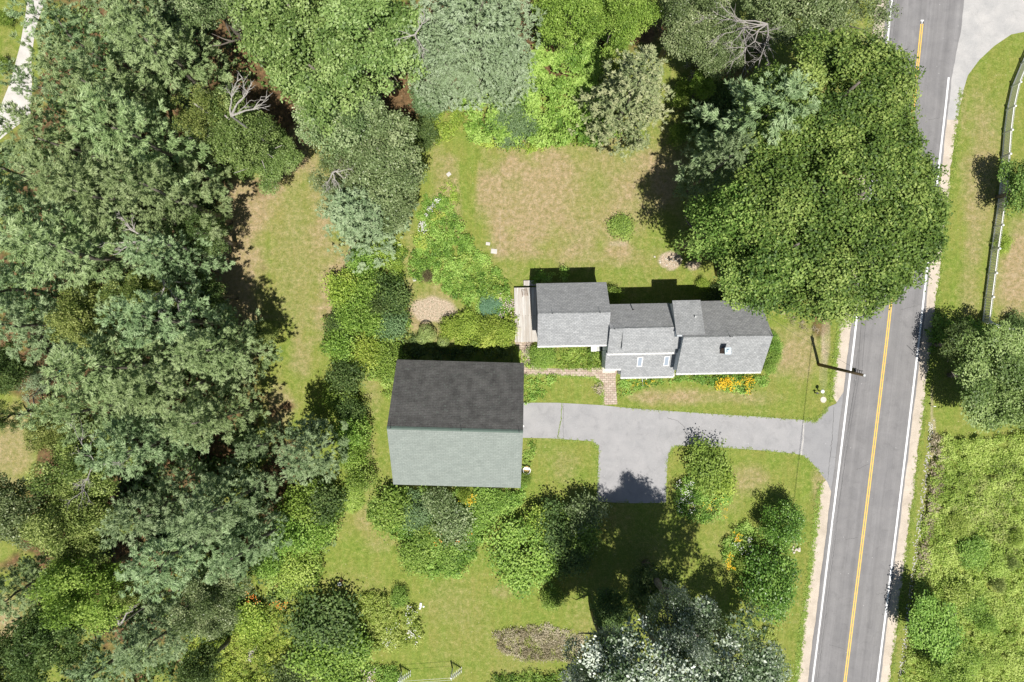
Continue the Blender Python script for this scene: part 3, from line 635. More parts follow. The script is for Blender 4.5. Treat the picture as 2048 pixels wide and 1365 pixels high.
# utility cabinet by the south wall, downspout
cab = empty("utility_cabinet", (*G(1189, 694.5), 0), HR); tag(cab, "white lidded utility cabinet against the south wall of the west wing", "cabinet")
MB().box(-.42, .42, -.38, .38, .02, 1.0).build("cabinet_body", M_METAL, cab); MB().box(-.46, .05, -.42, .42, 1.0, 1.06).build("lid", M_WHITE, cab); MB().box(.07, .46, -.40, .40, 1.0, 1.05).build("lid", plain("grey_lid", (.42, .43, .40)), cab)
MB().bar((*G(1284, 756), 2.3), (*G(1284, 757), .12), .05, 6).bar((*G(1284, 757), .12), (*G(1286, 773), .05), .05, 6).build("downspout", M_WHITE)
tag(bpy.data.objects["downspout"], "white downspout extension lying across the front flower bed", "downspout")

# ------------------------------------------------------------------ the barn
barn = empty("barn", (*G(1024 - 99.6, 682.5 + 154.7), 0), R(-1.6))
tag(barn, "big square barn with dark north roof slope and sage green south slope", "barn")
hL, hW = 5.95, 5.84
gable_walls(barn, -hL + .25, hL - .25, hW - .3, -hW + .3, 4.35, 8.35, M_BWALL)
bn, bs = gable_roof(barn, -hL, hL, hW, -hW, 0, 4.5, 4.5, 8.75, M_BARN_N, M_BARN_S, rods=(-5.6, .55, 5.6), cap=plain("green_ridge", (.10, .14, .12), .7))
o = MB().box(hL - .25, hL - .17, 0.3, 3.3, .1, 3.0).build("barn_door", M_WHITE, barn); MB().box(hL - .17, hL - .13, 1.6, 1.75, 1.2, 1.5).build("handle", M_DARKM, o)
win(barn, -3.6, -2.9, 1.4, 2.4, hL - .25, 'E'); win(barn, 1.4, 2.2, 5.0, 6.0, hL - .25, 'E')
for yv in (-3.2, -.4, 2.4): win(barn, yv, yv + .8, 1.4, 2.4, -hL + .25, 'W')
for xv in (-4, -.4, 3.2): win(barn, xv, xv + .8, 1.4, 2.4, -hW + .3, 'S'); win(barn, xv, xv + .8, 1.4, 2.4, hW - .3, 'N')
MB().lathe([(.05, 3.2), (.11, 3.3), (.10, 3.38)], (hL + .1, -.2), 10).build("wall_lamp", M_WHITE, barn)
MB().box(hL - .16, hL + .02, -4.2, -3.65, 1.0, 1.08).build("sunlit_wall_strip", plain("sunlit_board", (.72, .66, .42)), barn)  # sunlit piece of wall board, its brightness put into the cream colour

# chair beside the barn
tc_ = empty("tub_chair", (*G(1053.5, 938), 0), R(-8)); tag(tc_, "round white rimmed garden chair with tan seat beside the barn", "chair")
c = MB(); P = [(.36 * math.cos(a), .42 * math.sin(a), .62 + .12 * max(0, -math.sin(a))) for a in np.linspace(R(-200), R(20), 14)]
c.tube(P, .045, 6); c.build("armrest", M_WHITE, tc_)
c = MB()
for a in np.linspace(R(-190), R(10), 9): c.bar((.34 * math.cos(a), .40 * math.sin(a), .40), (.36 * math.cos(a), .42 * math.sin(a), .62), .016)
c.build("backrest", M_WHITE, tc_)
MB().lathe([(.33, .36), (.34, .42)], n=16).build("seat", M_TAN, tc_); MB().box(-.27, .27, -.02, .22, .425, .50).build("cushion", M_WHITE, tc_)
for x, y in ((-.25, -.25), (.25, -.25), (-.25, .25), (.25, .25)): MB().bar((x, y, .37), (x * 1.1, y * 1.1, 0), .022).build("leg", M_BROWN, tc_)

# ------------------------------------------------------------------ utility pole and lines
pole = empty("utility_pole", (*G(1638.3, 729.5), 0)); tag(pole, "tall brown wooden utility pole at the lawn edge beside the road", "utility pole")
PB = Vector((*G(1638.3, 729.5), 0)); PT = W(1729.0, 751.3, 8.8); off = PT - PB
MB().tube([(0, 0, -.1), tuple(off)], [.17, .115], 10).build("pole", M_POLE, pole, True)
MB().tube([tuple(off), tuple(off + Vector((0, 0, .05)))], [.125, .11], 10).build("pole_cap", M_METAL, pole)
for f_ in (.86, .90, .94):
    q = off * f_; MB().bar(tuple(q), tuple(q + Vector((.02, .33, .05))), .025).lathe([(.05, q.z + .03), (.05, q.z + .14)], (q.x + .02, q.y + .33), 8).build("insulator", M_DARKM, pole)
q = off * .80; MB().box(q.x - .1, q.x + .1, q.y + .12, q.y + .45, q.z - .2, q.z + .2).build("cable_box", M_DARKM, pole)
def wire(a, b, sag, r, name, label):
    pts = []
    for i in range(25):
        t = i / 24; p = a.lerp(b, t); p.z -= sag * 4 * t * (1 - t); pts.append(p)
    tag(MB().tube(pts, r, 4).build(name, M_DARKM), label, "power line")
P0 = PB + off * .9 + Vector((.02, .33, .1)); P1 = PB + off * .86 + Vector((.02, .33, .1)); P2 = PB + off * .94 + Vector((.02, .33, .1))
def dirp(z, y): return Vector((G(road_c(y) - 128, y)[0] , G(0, y)[1], z))
wire(P0, dirp(8.0, 1650), 1.1, .011, "power_line", "upper dark wire running down the road from the pole"); wire(P1, dirp(7.3, 1650), 1.2, .014, "power_line", "lower dark wire running down the road from the pole")
wire(P2, dirp(8.0, -300), 1.1, .011, "power_line", "upper dark wire running up the road into the maple"); wire(P1, dirp(7.3, -300), 1.2, .014, "power_line", "lower dark wire running up the road into the maple")
e_ = Vector((cx1 - .2, cy0 - 1.0, 5.2)); hw = Vector((*G(1200, 632.5), 0)) + Vector((e_.x * math.cos(HR) - e_.y * math.sin(HR), e_.x * math.sin(HR) + e_.y * math.cos(HR), e_.z))
wire(P1, hw, .5, .011, "service_line", "thin service wire from the pole to the house gable")

# ------------------------------------------------------------------ white picket fence across the road
fence = empty("picket_fence", (*G(1982, 499), 0)); tag(fence, "long white picket fence beyond the roadside verge at right", "fence")
FP = [(2062, 84), (2042, 128), (2023, 174), (2012.5, 221), (2006.5, 268), (2003, 315), (2000, 362), (1994.5, 409), (1988, 455), (1981.5, 501), (1975.5, 549), (1969.5, 596), (1964, 644), (2007, 660), (2053, 668)]
org = Vector((*G(1982, 499), 0))
FW = [Vector((*G(*p), 0)) - org for p in FP]
for p in FW: MB().box(p.x - .065, p.x + .065, p.y - .065, p.y + .065, 0, 1.32).lathe([(.11, 1.32), (.11, 1.355), (.02, 1.43)], (p.x, p.y), 8).build("post", M_WHITE, fence)
for a, c in zip(FW[:-1], FW[1:]):
    d = (c - a); L = d.length; d.normalize(); s = Vector((-d.y, d.x, 0)); mb = MB()
    for z0, z1 in ((.12, .20), (1.03, 1.12)):
        p, q = a + d * .066, c - d * .066; mb.hexa([tuple(x + Vector((0, 0, z0))) for x in (p - s * .045, q - s * .045, q + s * .03, p + s * .03)], [tuple(x + Vector((0, 0, z1))) for x in (p - s * .045, q - s * .045, q + s * .03, p + s * .03)])
    n = int(L / .155)
    for i in range(1, n):
        p = a + d * (L * i / n); w = .05; o1, o2 = (p + s * .031, p + s * .049)
        mb.hexa([tuple(x) for x in (o1 - d * w + Vector((0, 0, .05)), o1 + d * w + Vector((0, 0, .05)), o2 + d * w + Vector((0, 0, .05)), o2 - d * w + Vector((0, 0, .05)))], [tuple(x) for x in (o1 - d * w + Vector((0, 0, 1.24)), o1 + d * w + Vector((0, 0, 1.24)), o2 + d * w + Vector((0, 0, 1.24)), o2 - d * w + Vector((0, 0, 1.24)))])
    mb.build("picket_panel", M_WHITE, fence)

# ------------------------------------------------------------------ clothesline ends
def clothes(px, py, label):
    t = empty("clothesline_post", (*G(px, py), 0), 0); tag(t, label, "clothesline")
    MB().box(-.06, .06, -.06, .06, 0, 2.0).build("post", M_WHITE, t)
    mb = MB()
    for o_ in (0, .32): mb.bar((.92, -.02 , .25 - o_ * .5 + .1), (.05, -.02, 1.95 - o_), .045)
    mb.build("brace", M_WHITE, t); mb = MB()
    for k in range(7):
        f_ = k / 6.0; x = .92 - .87 * f_; z = .30 + 1.55 * f_; mb.bar((x, -.30, z), (x, .25, z - .12), .022)
    mb.build("rung", M_WHITE, t); return t
clothes(905, 1338, "white slatted clothesline post standing on open lawn at the bottom edge")
clothes(803, 1345, "white slatted clothesline post rising from the flower bed at the bottom edge")
for dy_, z, lab in ((0, 1.9, "upper"), (-.35, 1.6, "lower")):
    tag(MB().bar((G(803, 1345)[0], G(803, 1345)[1] + dy_, z), (G(905, 1338)[0], G(905, 1338)[1] + dy_, z), .012).build("clothesline", M_WHITE), lab + " white cord strung between the two clothesline posts", "cord")

# ------------------------------------------------------------------ small yard things
def slabstone(px, py, w, l, rot, label, name="stepping_stone"):
    o = MB().box(-w / 2, w / 2, -l / 2, l / 2, 0, .07).build(name, M_LANE); o.location = (*G(px, py), 0); o.rotation_euler = (0, 0, R(rot)); tag(o, label, "stone")
slabstone(897.5, 349, .42, .36, 38, "square pale slab set in grass beyond the garden tip")
slabstone(976, 488, .42, .30, -8, "small pale slab beside the large garden bed")
slabstone(988, 503, .6, .46, -6, "larger pale slab at the edge of the dry back lawn")
slabstone(829, 560, .3, .3, 20, "small round-cornered stone at the end of the grass path")
slabstone(789, 517, .38, .34, 10, "white stone at the east edge of the shrub border")
def rocks(px, py, n, spr, s, label, cat="rocks", mat=M_ROCK, name="rock_pile", sy=1):
    t = empty(name, (*G(px, py), 0)); tag(t, label, cat)
    for i in range(n):
        r = s * random.uniform(.6, 1.2); x, y = random.gauss(0, spr), random.gauss(0, spr * sy)
        mb = MB(); prof = [(r * .75, 0), (r, r * .3), (r * .7, r * .7), (r * .25, r * .85)]
        mb.lathe(prof, (x, y), 7); mb.v = [(a + random.gauss(0, r * .1), c_ + random.gauss(0, r * .1), max(0, z)) for a, c_, z in mb.v]; mb.build("rock", mat, t)
rocks(505, 1310, 16, .32, .24, "heap of grey stones among lime green weeds at bottom left")
rocks(1593, 1099, 8, .22, .14, "small pile of pale stones beside the roadside ditch", mat=M_STONE)
rocks(842, 1212, 6, .25, .14, "white stones at the corner of the island flower bed", mat=M_WHITE, sy=2)
# white post and well ring near the pole
t = empty("marker_post", (*G(1637, 782), 0)); tag(t, "short post with round white top by the driveway corner", "post")
MB().lathe([(.05, 0), (.05, .9)], n=8).build("post", M_DARKM, t); MB().lathe([(.17, .9), (.19, .96), (.14, 1.02), (.03, 1.05)], n=12).build("cap", M_WHITE, t)
t = empty("dark_upright", (*G(1630, 786), 0)); tag(t, "short dark upright beside the white topped post", "standpipe")  # short dark upright with a crossbar
MB().lathe([(.06, 0), (.06, .5), (.10, .52), (.10, .6)], n=8).build("pipe", M_DARKM, t); MB().bar((-.2, 0, .55), (.2, 0, .55), .03).build("handle", M_DARKM, t)
o = MB().lathe([(.30, 0), (.30, .03), (.26, .035), (.26, .02)], n=20).build("well_cover", M_STONE); o.location = (*G(1647, 800), 0); tag(o, "round pale well cover ring flush in the grass near the driveway", "cover")
t = empty("white_marker", (*G(1861, 812), 0)); tag(t, "small white delineator on the far gravel shoulder", "marker")
MB().lathe([(.04, 0), (.04, .7)], n=6).build("stake", M_METAL, t); MB().box(-.12, .12, -.03, .03, .5, .75).build("plate", M_WHITE, t)
# garden ornament
t = empty("garden_cultivator", (*G(684, 1160), 0), R(-25)); tag(t, "small old iron cultivator standing on the lawn at lower left", "ornament")
MB().tube([(0, -.5, .1), (0, -.1, .35), (-.1, .35, .75)], .03).tube([(.05, -.5, .1), (.1, -.1, .35), (.2, .3, .8)], .03).build("handles", M_BROWN, t)
MB().lathe([(.18, .32), (.2, .36), (.18, .40)], (0, -.35), 12).build("wheel", M_METAL, t)
mb = MB()
for x in (-.15, 0, .15): mb.tube([(x, -.1, .3), (x, .05, .1), (x, -.02, .0)], .02)
mb.build("tine", M_RUST, t)
# old pump in the mulch ring
t = empty("hand_pump", (*G(1339, 520), 0)); tag(t, "small dark iron pump in the round bare patch on the back lawn", "pump")
MB().lathe([(.12, 0), (.08, .08), (.07, .7), (.1, .75), (.05, .85)], n=10).build("pump_body", M_DARKM, t); MB().tube([(0, 0, .75), (.2, .1, .85), (.45, .2, .6)], .022).build("handle", M_DARKM, t)
MB().tube([(0, 0, .55), (-.18, -.05, .52), (-.22, -.06, .42)], .03).build("spout", M_DARKM, t)
rocks(1343, 524, 14, .75, .10, "ring of small pale stones around the iron pump", mat=M_STONE, sy=.6)
# timber swing frame at left
t = empty("swing_frame", (*G(96, 800), 0)); tag(t, "weathered timber swing frame under trees at the left edge", "swing")
MB().bar((-.55, .4, 2.1), (-.15, -1.9, 2.1), .06).bar((-.05, .5, 2.1), (.3, -1.6, 2.1), .06).build("top_beam", M_DECK, t)
for a, c_ in (((-.55, .4, 2.1), (-.9, .9, 0)), ((-.05, .5, 2.1), (.5, 1.3, 0)), ((-.15, -1.9, 2.1), (-.5, -2.3, 0)), ((.3, -1.6, 2.1), (.9, -1.9, 0))): MB().bar(a, c_, .055).build("leg", M_DECK, t)
MB().bar((-.35, -.6, 2.1), (.1, -.6, 2.1), .03).build("rung", M_DARKM, t)
MB().bar((.0, .5, 2.0), (.65, 1.5, 2.0), .06).build("brace", M_DECK, t)
o = MB().lathe([(.18, 0), (.24, .35), (.25, .37), (.2, .36)], n=12).build("bucket", M_BLUEP); o.location = W(127, 742, 9.2); 
bpy.data.objects.remove(o)
t = empty("plastic_tub", (*G(127 , 742), 0)); t.location = (W(127, 742, 0)); tag(t, "bright blue plastic tub glimpsed between pines at left", "tub")
MB().lathe([(.26, 0), (.33, .4), (.34, .42), (.30, .41)], n=12).build("tub_body", M_BLUEP, t); MB().lathe([(.29, .3), (.29, .33)], n=12).build("water", M_BLUEC, t)
t = empty("plastic_tub", (*G(74, 874), 0)); tag(t, "teal plastic tub on dry grass at the left edge", "tub"); MB().lathe([(.18, 0), (.25, .35), (.26, .37), (.22, .36)], n=12).build("tub_body", M_TEALP, t); MB().lathe([(.21, .25), (.21, .28)], n=12).build("water", M_DARKM, t)
t = empty("kettle_grill", (*G(85, 862), 0)); tag(t, "round dark grill beside the teal tub", "grill"); MB().lathe([(.12, .45), (.3, .65), (.32, .75), (.25, .9), (.05, .98)], n=14).build("bowl", M_DARKM, t)
for a in (0, 2.1, 4.2): MB().bar((.15 * math.cos(a), .15 * math.sin(a), .55), (.3 * math.cos(a), .3 * math.sin(a), 0), .015).build("leg", M_DARKM, t)

# ================================================================== vegetation
CACHE = {}
def variant(kind, k):
    key = (kind, k)
    if key in CACHE: return CACHE[key]
    if kind == 'pine':     V, T = crown_pine(18, 5.6, .05, .2, .68, tuft=.40, nb=6, step=1.3, tw=42, blades=14, fan=.30, bw=.062, wild=.36)
    elif kind == 'spruce': V, T = crown_pine(16, 4.4, .18, .10, .8, tuft=.26, nb=8, step=.62, tw=20, blades=11, bw=.07, fan=.24)
    elif kind == 'willow': V, T = crown_pine(18, 5.6, .25, .25, .42, tuft=.34, nb=8, step=.8, tw=26, blades=12, bw=.07, fan=.42, plume=.4)
    elif kind == 'd3':  V, T = crown_decid(3.0, 2.4, .205, 76, .85)
    elif kind == 'd5':  V, T = crown_decid(5.0, 4.0, .225, 66, 1.15)
    elif kind == 'd5s': V, T = crown_decid(5.0, 4.0, .215, 40, 1.0, gap=.35, irr=.22)
    elif kind == 'shrub': V, T = crown_decid(1.5, 1.1, .15, 105, .5, irr=.2)
    elif kind == 'round': V, T = crown_decid(2.2, 1.7, .15, 120, .55, irr=.06)
    elif kind == 'spiky':
        n = 5200; a = RNG.random(n) * 6.28; el = RNG.uniform(.1, 1.5, n); r = RNG.uniform(.3, 1.5, n)
        d = np.stack([np.cos(a) * np.cos(el), np.sin(a) * np.cos(el), np.sin(el)], 1); C = d * r[:, None] * np.array([1, 1, .9])
        V = leaves(C, nrm(RNG.normal(size=(n, 3)) + np.array([0, 0, 1.2])), .42, .05, d); T = np.clip(RNG.normal(.5, .2, n), 0, 1)
    me = quadmesh(kind + "_foliage", V, T, LM['oak']); CACHE[key] = me; return me
def put(me, mat, parent, name, loc=(0, 0, 0), sc=(1, 1, 1), rz=None):
    o = link(name, me, parent, loc); o.scale = sc; o.rotation_euler = (0, 0, random.uniform(0, 6.28) if rz is None else rz)
    o.material_slots[0].link = 'OBJECT'; o.material_slots[0].material = LM[mat]; return o
_cnt = {}
def nextk(kind, n):
    _cnt[kind] = _cnt.get(kind, -1) + 1; return _cnt[kind] % n

def pine(px, py, r, H, mat, label, kind='pine', name='pine_tree', cat='pine tree', nv=4, group=None, bk=None):
    base = {'pine': (18, 5.6), 'spruce': (16, 4.4), 'willow': (18, 5.6)}[kind]
    zc = H * .55; c = W(px, py, zc); Rw = r * KK(zc)
    t = empty(name, (c.x, c.y, 0)); tag(t, label, cat, group)
    s = Rw / base[1] * 1.0
    put(variant(kind, nextk(kind, nv)), mat, t, "crown", sc=(s, s, H / base[0]))
    trunk_mb(H * .84, .10 + H * .010, 0, 0).build("trunk", bk or BARK, t, True); return t
def decid(px, py, r, H, mat, label, kind=None, name='broadleaf_tree', cat='tree', uniq=None, group=None, bk=None, limbs=6, over=.85, zf=.62, rzf=.34, ry=None):
    zc = H * zf; c = W(px, py, zc); Rw = r * KK(zc); Rz = H * rzf
    t = empty(name, (c.x, c.y, 0)); tag(t, label, cat, group)
    if uniq:
        V, T = crown_decid(Rw, Rz, **uniq); me = quadmesh("crown_foliage", V, T, LM[mat]); put(me, mat, t, "crown", (0, 0, zc), (1, (ry or r) / r, 1), 0)
    else:
        kind = kind or ('d3' if Rw < 3.4 else 'd5'); b = 3.0 if kind == 'd3' else 5.0; bz = 2.4 if kind == 'd3' else 4.0
        put(variant(kind, nextk(kind, 3)), mat, t, "crown", (0, 0, zc), (Rw / b, Rw / b * ((ry or r) / r), Rz / bz), 0 if ry else None)
    trunk_mb(H * .95, .12 + H * .014, limbs, Rw, zc, over=over).build("trunk", bk or BARK, t, True); return t
def shrub(px, py, r, h, mat, label, kind='shrub', name='shrub', cat='shrub', group=None, ry=None, parent_only=False):
    zc = h * .42; c = W(px, py, zc); Rw = r * KK(zc) * 1.08; b = 1.5 if kind in ('shrub', 'spiky') else 2.2; bz = {'shrub': 1.1, 'round': 1.7, 'spiky': 1.3}[kind]
    t = empty(name, (c.x, c.y, 0)); tag(t, label, cat, group)
    put(variant(kind, nextk(kind, 3)), mat, t, "foliage", (0, 0, zc if kind != 'spiky' else 0), (Rw / b, Rw / b * ((ry or r) / r), h * .56 / bz), 0 if ry else None)
    mb = MB()
    for k in range(4):
        a = k * 1.6 + random.random(); mb.tube([(0, 0, 0), (math.cos(a) * Rw * .25, math.sin(a) * Rw * .25, h * .35), (math.cos(a) * Rw * .5, math.sin(a) * Rw * .5, h * .6)], [.045, .03, .012], 5)
    mb.build("stem", BARK, t); return t

def inpoly(x, y, P):
    c = np.zeros(len(x), bool); j = len(P) - 1
    for i in range(len(P)):
        xi, yi = P[i]; xj, yj = P[j]
        if yi != yj: c ^= ((yi > y) != (yj > y)) & (x < (xj - xi) * (y - yi) / (yj - yi) + xi)
        j = i
    return c
def mass(poly, h, mat, name, label, cat="ground cover", rc=(.25, .6), dens=60, leaf=.17, cover=1.7, gloom=0, zs=.9, spread=.5, asp=.62, tm=.5, ts=.14, clump=.16, group=None, excl=None):
    """a bed of leafy clumps, heights follow noise"""
    xs_ = [p[0] for p in poly]; ys_ = [p[1] for p in poly]
    A = 0
    for i in range(len(poly)): A += poly[i - 1][0] * poly[i][1] - poly[i][0] * poly[i - 1][1]
    A = abs(A) / 2 / 400; rm = sum(rc) / 2; n = int(A * cover / (math.pi * rm * rm)) + 3; out = []
    x = RNG.uniform(min(xs_), max(xs_), n * 8); y = RNG.uniform(min(ys_), max(ys_), n * 8)
    k = inpoly(x, y, poly)
    if excl: 
        for ex in excl: k &= ~inpoly(x, y, ex)
    x, y = x[k][:n], y[k][:n]
    wx = (x - 1024) / 20; wy = (682.5 - y) / 20; hh = h * (.35 + .95 * vnoise(wx, wy, 1.6, 21)) * RNG.uniform(.7, 1.15, len(x))
    r = RNG.uniform(rc[0], rc[1], len(x)); C = np.stack([wx, wy, np.maximum(hh - r * zs, .02)], 1)
    lt = np.clip(tm + (vnoise(wx, wy, 1.3, 33) - .5) * .6 + RNG.normal(0, ts, len(x)), .03, .97)
    V, T = dome_leaves(C, r, zs, dens, leaf, spread, clump, 7, lt, asp)
    V[:, 2] = np.maximum(V[:, 2], .01)
    me = quadmesh(name + "_leaves", V, T, LM[mat]); o = link(name, me); tag(o, label, cat, group, 'stuff'); return o
def flowers(poly, h, mat, name, label, n, leaf=.12, k=6, spr=.12, cat="flowers"):
    xs_ = [p[0] for p in poly]; ys_ = [p[1] for p in poly]; x = RNG.uniform(min(xs_), max(xs_), n * 5); y = RNG.uniform(min(ys_), max(ys_), n * 5)
    q = inpoly(x, y, poly); x, y = x[q][:n], y[q][:n]
    C = np.stack([(x - 1024) / 20, (682.5 - y) / 20, h * RNG.uniform(.75, 1.1, len(x))], 1)
    C = np.repeat(C, k, 0) + RNG.normal(size=(len(C) * k, 3)) * np.array([spr, spr, .05])
    V = leaves(C, nrm(RNG.normal(size=C.shape) * .35 + np.array([0, 0, 1])), leaf, leaf * .85)
    st = leaves(C - np.array([0, 0, .18]), nrm(RNG.normal(size=C.shape) + np.array([.01, 0, 0])), .02, .02)
    me = quadmesh(name, V, np.clip(RNG.normal(.5, .25, len(C)), 0, 1), LM[mat]); o = link(name, me); tag(o, label, cat, None, 'stuff'); return o

# ---- forest floor undergrowth
FOR = [(120, 0), (480, 0), (500, 200), (500, 300), (430, 380), (430, 560), (460, 640), (490, 700), (480, 800), (520, 900), (590, 980), (690, 1020), (660, 1090), (600, 1200), (420, 1290), (300, 1400), (0, 1400), (40, 1200), (60, 1000), (130, 860), (110, 700), (0, 600), (0, 300), (90, 250)]
mass(FOR, 1.0, 'dark', "undergrowth", "dark leafy undergrowth on the wood floor below the pines", "undergrowth", (.4, 1.0), 16, .32, 1.1, clump=.3)
mass([(480, 0), (860, 0), (830, 190), (760, 190), (700, 200), (560, 150), (500, 190)], .8, 'oak', "undergrowth", "green undergrowth below the oaks at the top", "undergrowth", (.4, .9), 14, .3, .9, clump=.3)

# ---- pines and firs of the left wood (photo units: x, y, radius, height)
for a in [
 (165, 90, 82, 19, 'pine2', "blue green pine leaning over the gravel lane at the upper left"),
 (262, 30, 88, 19, 'pine2', "pine crown cut by the top edge left of the dull oak"),
 (345, 125, 98, 20, 'pine', "broad light green pine left of the large top oak"),
 (215, 190, 95, 21, 'pine', "pine between the lane side pine and the broad light pine"),
 (132, 205, 54, 18, 'pine2', "small pine half hiding the middle of the gravel lane"),
 (150, 300, 105, 20, 'pine', "pine just below the visible end of the gravel lane"),
 (300, 290, 110, 22, 'pine', "tall grey green pine left of the dead limbed birch"),
 (45, 355, 80, 19, 'pine2', "dark pine at the left edge below the gravel lane"),
 (60, 440, 115, 20, 'pine2', "wide bluish pine on the left edge at mid height of upper half"),
 (225, 400, 100, 22, 'pine', "dense pine in the heart of the upper left wood"),
 (345, 395, 92, 21, 'pine', "pine whose boughs reach toward the tan lawn corner"),
 (180, 510, 118, 22, 'pine', "very broad pale pine filling the wood left of centre"),
 (350, 520, 76, 17, 'pine2', "narrow pine standing over the bare limb near the lawn edge"),
 (20, 580, 80, 18, 'pine2', "pine at the left edge above the olive oak"),
 (70, 650, 90, 19, 'pine2', "bluish pine left of the yellow green oak"),
 (345, 640, 92, 20, 'pine2', "layered pine just below the sunlit gap of oak leaves"),
 (448, 705, 84, 18, 'pine', "pale yellow green pine reaching onto the long left lawn"),
 (250, 730, 110, 21, 'pine', "broad pine right of the blue tub"),
 (360, 770, 96, 20, 'pine', "pine in the middle of the wood west of the long lawn"),
 (210, 810, 90, 20, 'pine', "pine east of the timber swing frame"),
 (425, 835, 74, 18, 'pine', "light pine beside the lower end of the long lawn"),
 (300, 885, 88, 20, 'pine2', "silvery pine above the dark hollow"),
 (520, 890, 38, 11, 'pine2', "young pine at the foot of the long lawn"),
 (625, 905, 72, 15, 'pine2', "soft blue green pine between wood and barn"),
 (330, 1010, 88, 19, 'pine2', "pine below the dark hollow in the lower wood"),
 (450, 1010, 85, 19, 'pine2', "blue green pine right of centre in the lower wood"),
 (370, 1100, 100, 19, 'pine2', "broad pine above the small dead snag"),
 (500, 1095, 62, 16, 'pine2', "pine above the orange lilies"),
 (60, 1170, 78, 17, 'pine', "drooping pine at the left edge of the lower wood"),
 (330, 1260, 80, 16, 'pine2', "grey green pine right of the snag at the bottom left"),
 (200, 1340, 70, 15, 'pine2', "dark pine on the bottom edge of the wood"),
 (606, 858, 30, 10, 'pine2', "slim dark pine with its top over the lawn end"),
]: pine(*a)
pine(1262, 185, 98, 17, 'spruce', "olive green spruce with radiating boughs beside the dry back lawn", 'spruce', 'spruce_tree', 'spruce', 2)
pine(722, 425, 100, 12, 'bspruce', "pale blue spruce at the lower edge of the oaks by the tan lawn", 'spruce', 'spruce_tree', 'spruce', 2)
pine(955, 55, 122, 19, 'pale', "large pale grey green feathery conifer at the top centre", 'willow', 'conifer_tree', 'conifer', 2)
pine(890, 130, 78, 15, 'pale', "smaller pale feathery conifer beside the round dark yew", 'willow', 'conifer_tree', 'conifer', 2)
pine(1010, 140, 62, 13, 'pale', "pale conifer flank overhanging the bright thicket", 'willow', 'conifer_tree', 'conifer', 2)
pine(1500, 262, 122, 22, 'pine2', "blue green tree standing against the west side of the big maples", 'pine', 'pine_tree', 'pine tree')
pine(1432, 335, 70, 18, 'pine2', "lower blue green pine over the shaded lawn edge west of the maples")
# ---- broadleaf trees
MAPU = dict(leaf=.235, dens=62, lobe=1.3, irr=.02, fmin=.8, gap=-.7)
decid(1662, 420, 226, 23, 'maple', "huge dark green maple crown spreading from back lawn across the road", uniq=MAPU, name='maple_tree', cat='maple tree', limbs=9, ry=222, rzf=.22)
decid(1650, 215, 165, 23, 'maple', "second big maple, upper crown beside the road above the huge one", uniq=MAPU, name='maple_tree', cat='maple tree', limbs=8, ry=150, rzf=.22)
decid(1535, 515, 112, 21, 'maple', "lower maple crown touching the northeast corner of the house roof", uniq=MAPU, name='maple_tree', cat='maple tree', rzf=.24)
decid(1432, 455, 76, 19, 'maple', "outer maple lobe casting shade on the round bare patch", name='maple_tree', cat='maple tree')
OAKU = dict(leaf=.25, dens=60, lobe=.85, irr=.12)
decid(600, 70, 128, 18, 'oak', "large glossy oak at the top left of centre", uniq=OAKU, name='oak_tree', cat='oak tree')
decid(745, 90, 112, 18, 'oak', "glossy oak with a few white dead limbs beside the pale conifer", uniq=OAKU, name='oak_tree', cat='oak tree')
decid(655, 165, 100, 17, 'oak', "lower glossy oak crown above the brown needle patch", uniq=OAKU, name='oak_tree', cat='oak tree')
decid(440, 30, 75, 17, 'dull', "dull grey green oak on the top edge left of the glossy oaks", 'd5', 'oak_tree', 'oak tree')
decid(492, 272, 76, 14, 'oak', "thin crowned birch with bare white limbs left of the needle patch", 'd5', 'birch_tree', 'birch tree', bk=BIRCH, limbs=9, over=1.1)
decid(430, 240, 60, 15, 'olive', "sparse yellowish birch among pines with white limbs", 'd5s', 'birch_tree', 'birch tree', bk=BIRCH, limbs=9, over=1.2)
decid(540, 318, 62, 9, 'oak', "small open crowned birch over the top of the tan lawn", 'd5', 'birch_tree', 'birch tree', bk=BIRCH, limbs=7, over=1.1)
decid(700, 265, 92, 13, 'dull', "dull green oak between the needle patches", 'd5', 'oak_tree', 'oak tree')
decid(775, 325, 92, 13, 'dull', "dull oak beside the green path to the back lawn", 'd5', 'oak_tree', 'oak tree', bk=BIRCH, over=1.0)
decid(690, 360, 70, 11, 'dull', "dull oak with a white dead limb above the blue spruce", 'd5s', 'oak_tree', 'oak tree', bk=BIRCH, over=1.1)
decid(790, 420, 48, 8, 'dull', "low dull oak right of the blue spruce", 'd3', 'oak_tree', 'oak tree')
decid(200, 640, 70, 15, 'olive', "yellow green oak showing through a gap among the left pines", 'd5', 'oak_tree', 'oak tree')
decid(290, 590, 52, 13, 'olive', "olive oak top next to the bare hanging limb", 'd5', 'oak_tree', 'oak tree')
decid(415, 470, 50, 10, 'dark', "dark round tree at the wood edge beside the tan lawn", 'd5s', name='broadleaf_tree')
decid(430, 590, 38, 8, 'dark', "dark shaded tree below the layered pine at the lawn edge", 'd3')
decid(530, 668, 26, 5, 'olive', "small bushy oak sapling on the west edge of the long lawn", 'd3', 'sapling', 'young tree')
decid(15, 740, 58, 12, 'dark', "dark red brown tree cut by the left edge above the dry clearing", 'd5')
decid(62, 752, 46, 8, 'pale', "ferny pale green sumac above the swing frame", 'd5s', 'sumac_tree', 'sumac')
decid(15, 830, 40, 10, 'dark', "dark thin crowned tree at the left edge by the dry clearing", 'd5s')
decid(130, 850, 62, 13, 'olive', "olive grey oak just below the swing frame", 'd5', 'oak_tree', 'oak tree')
decid(180, 930, 80, 15, 'olive', "olive oak with a bare twiggy top in the lower left wood", 'd5', 'oak_tree', 'oak tree')
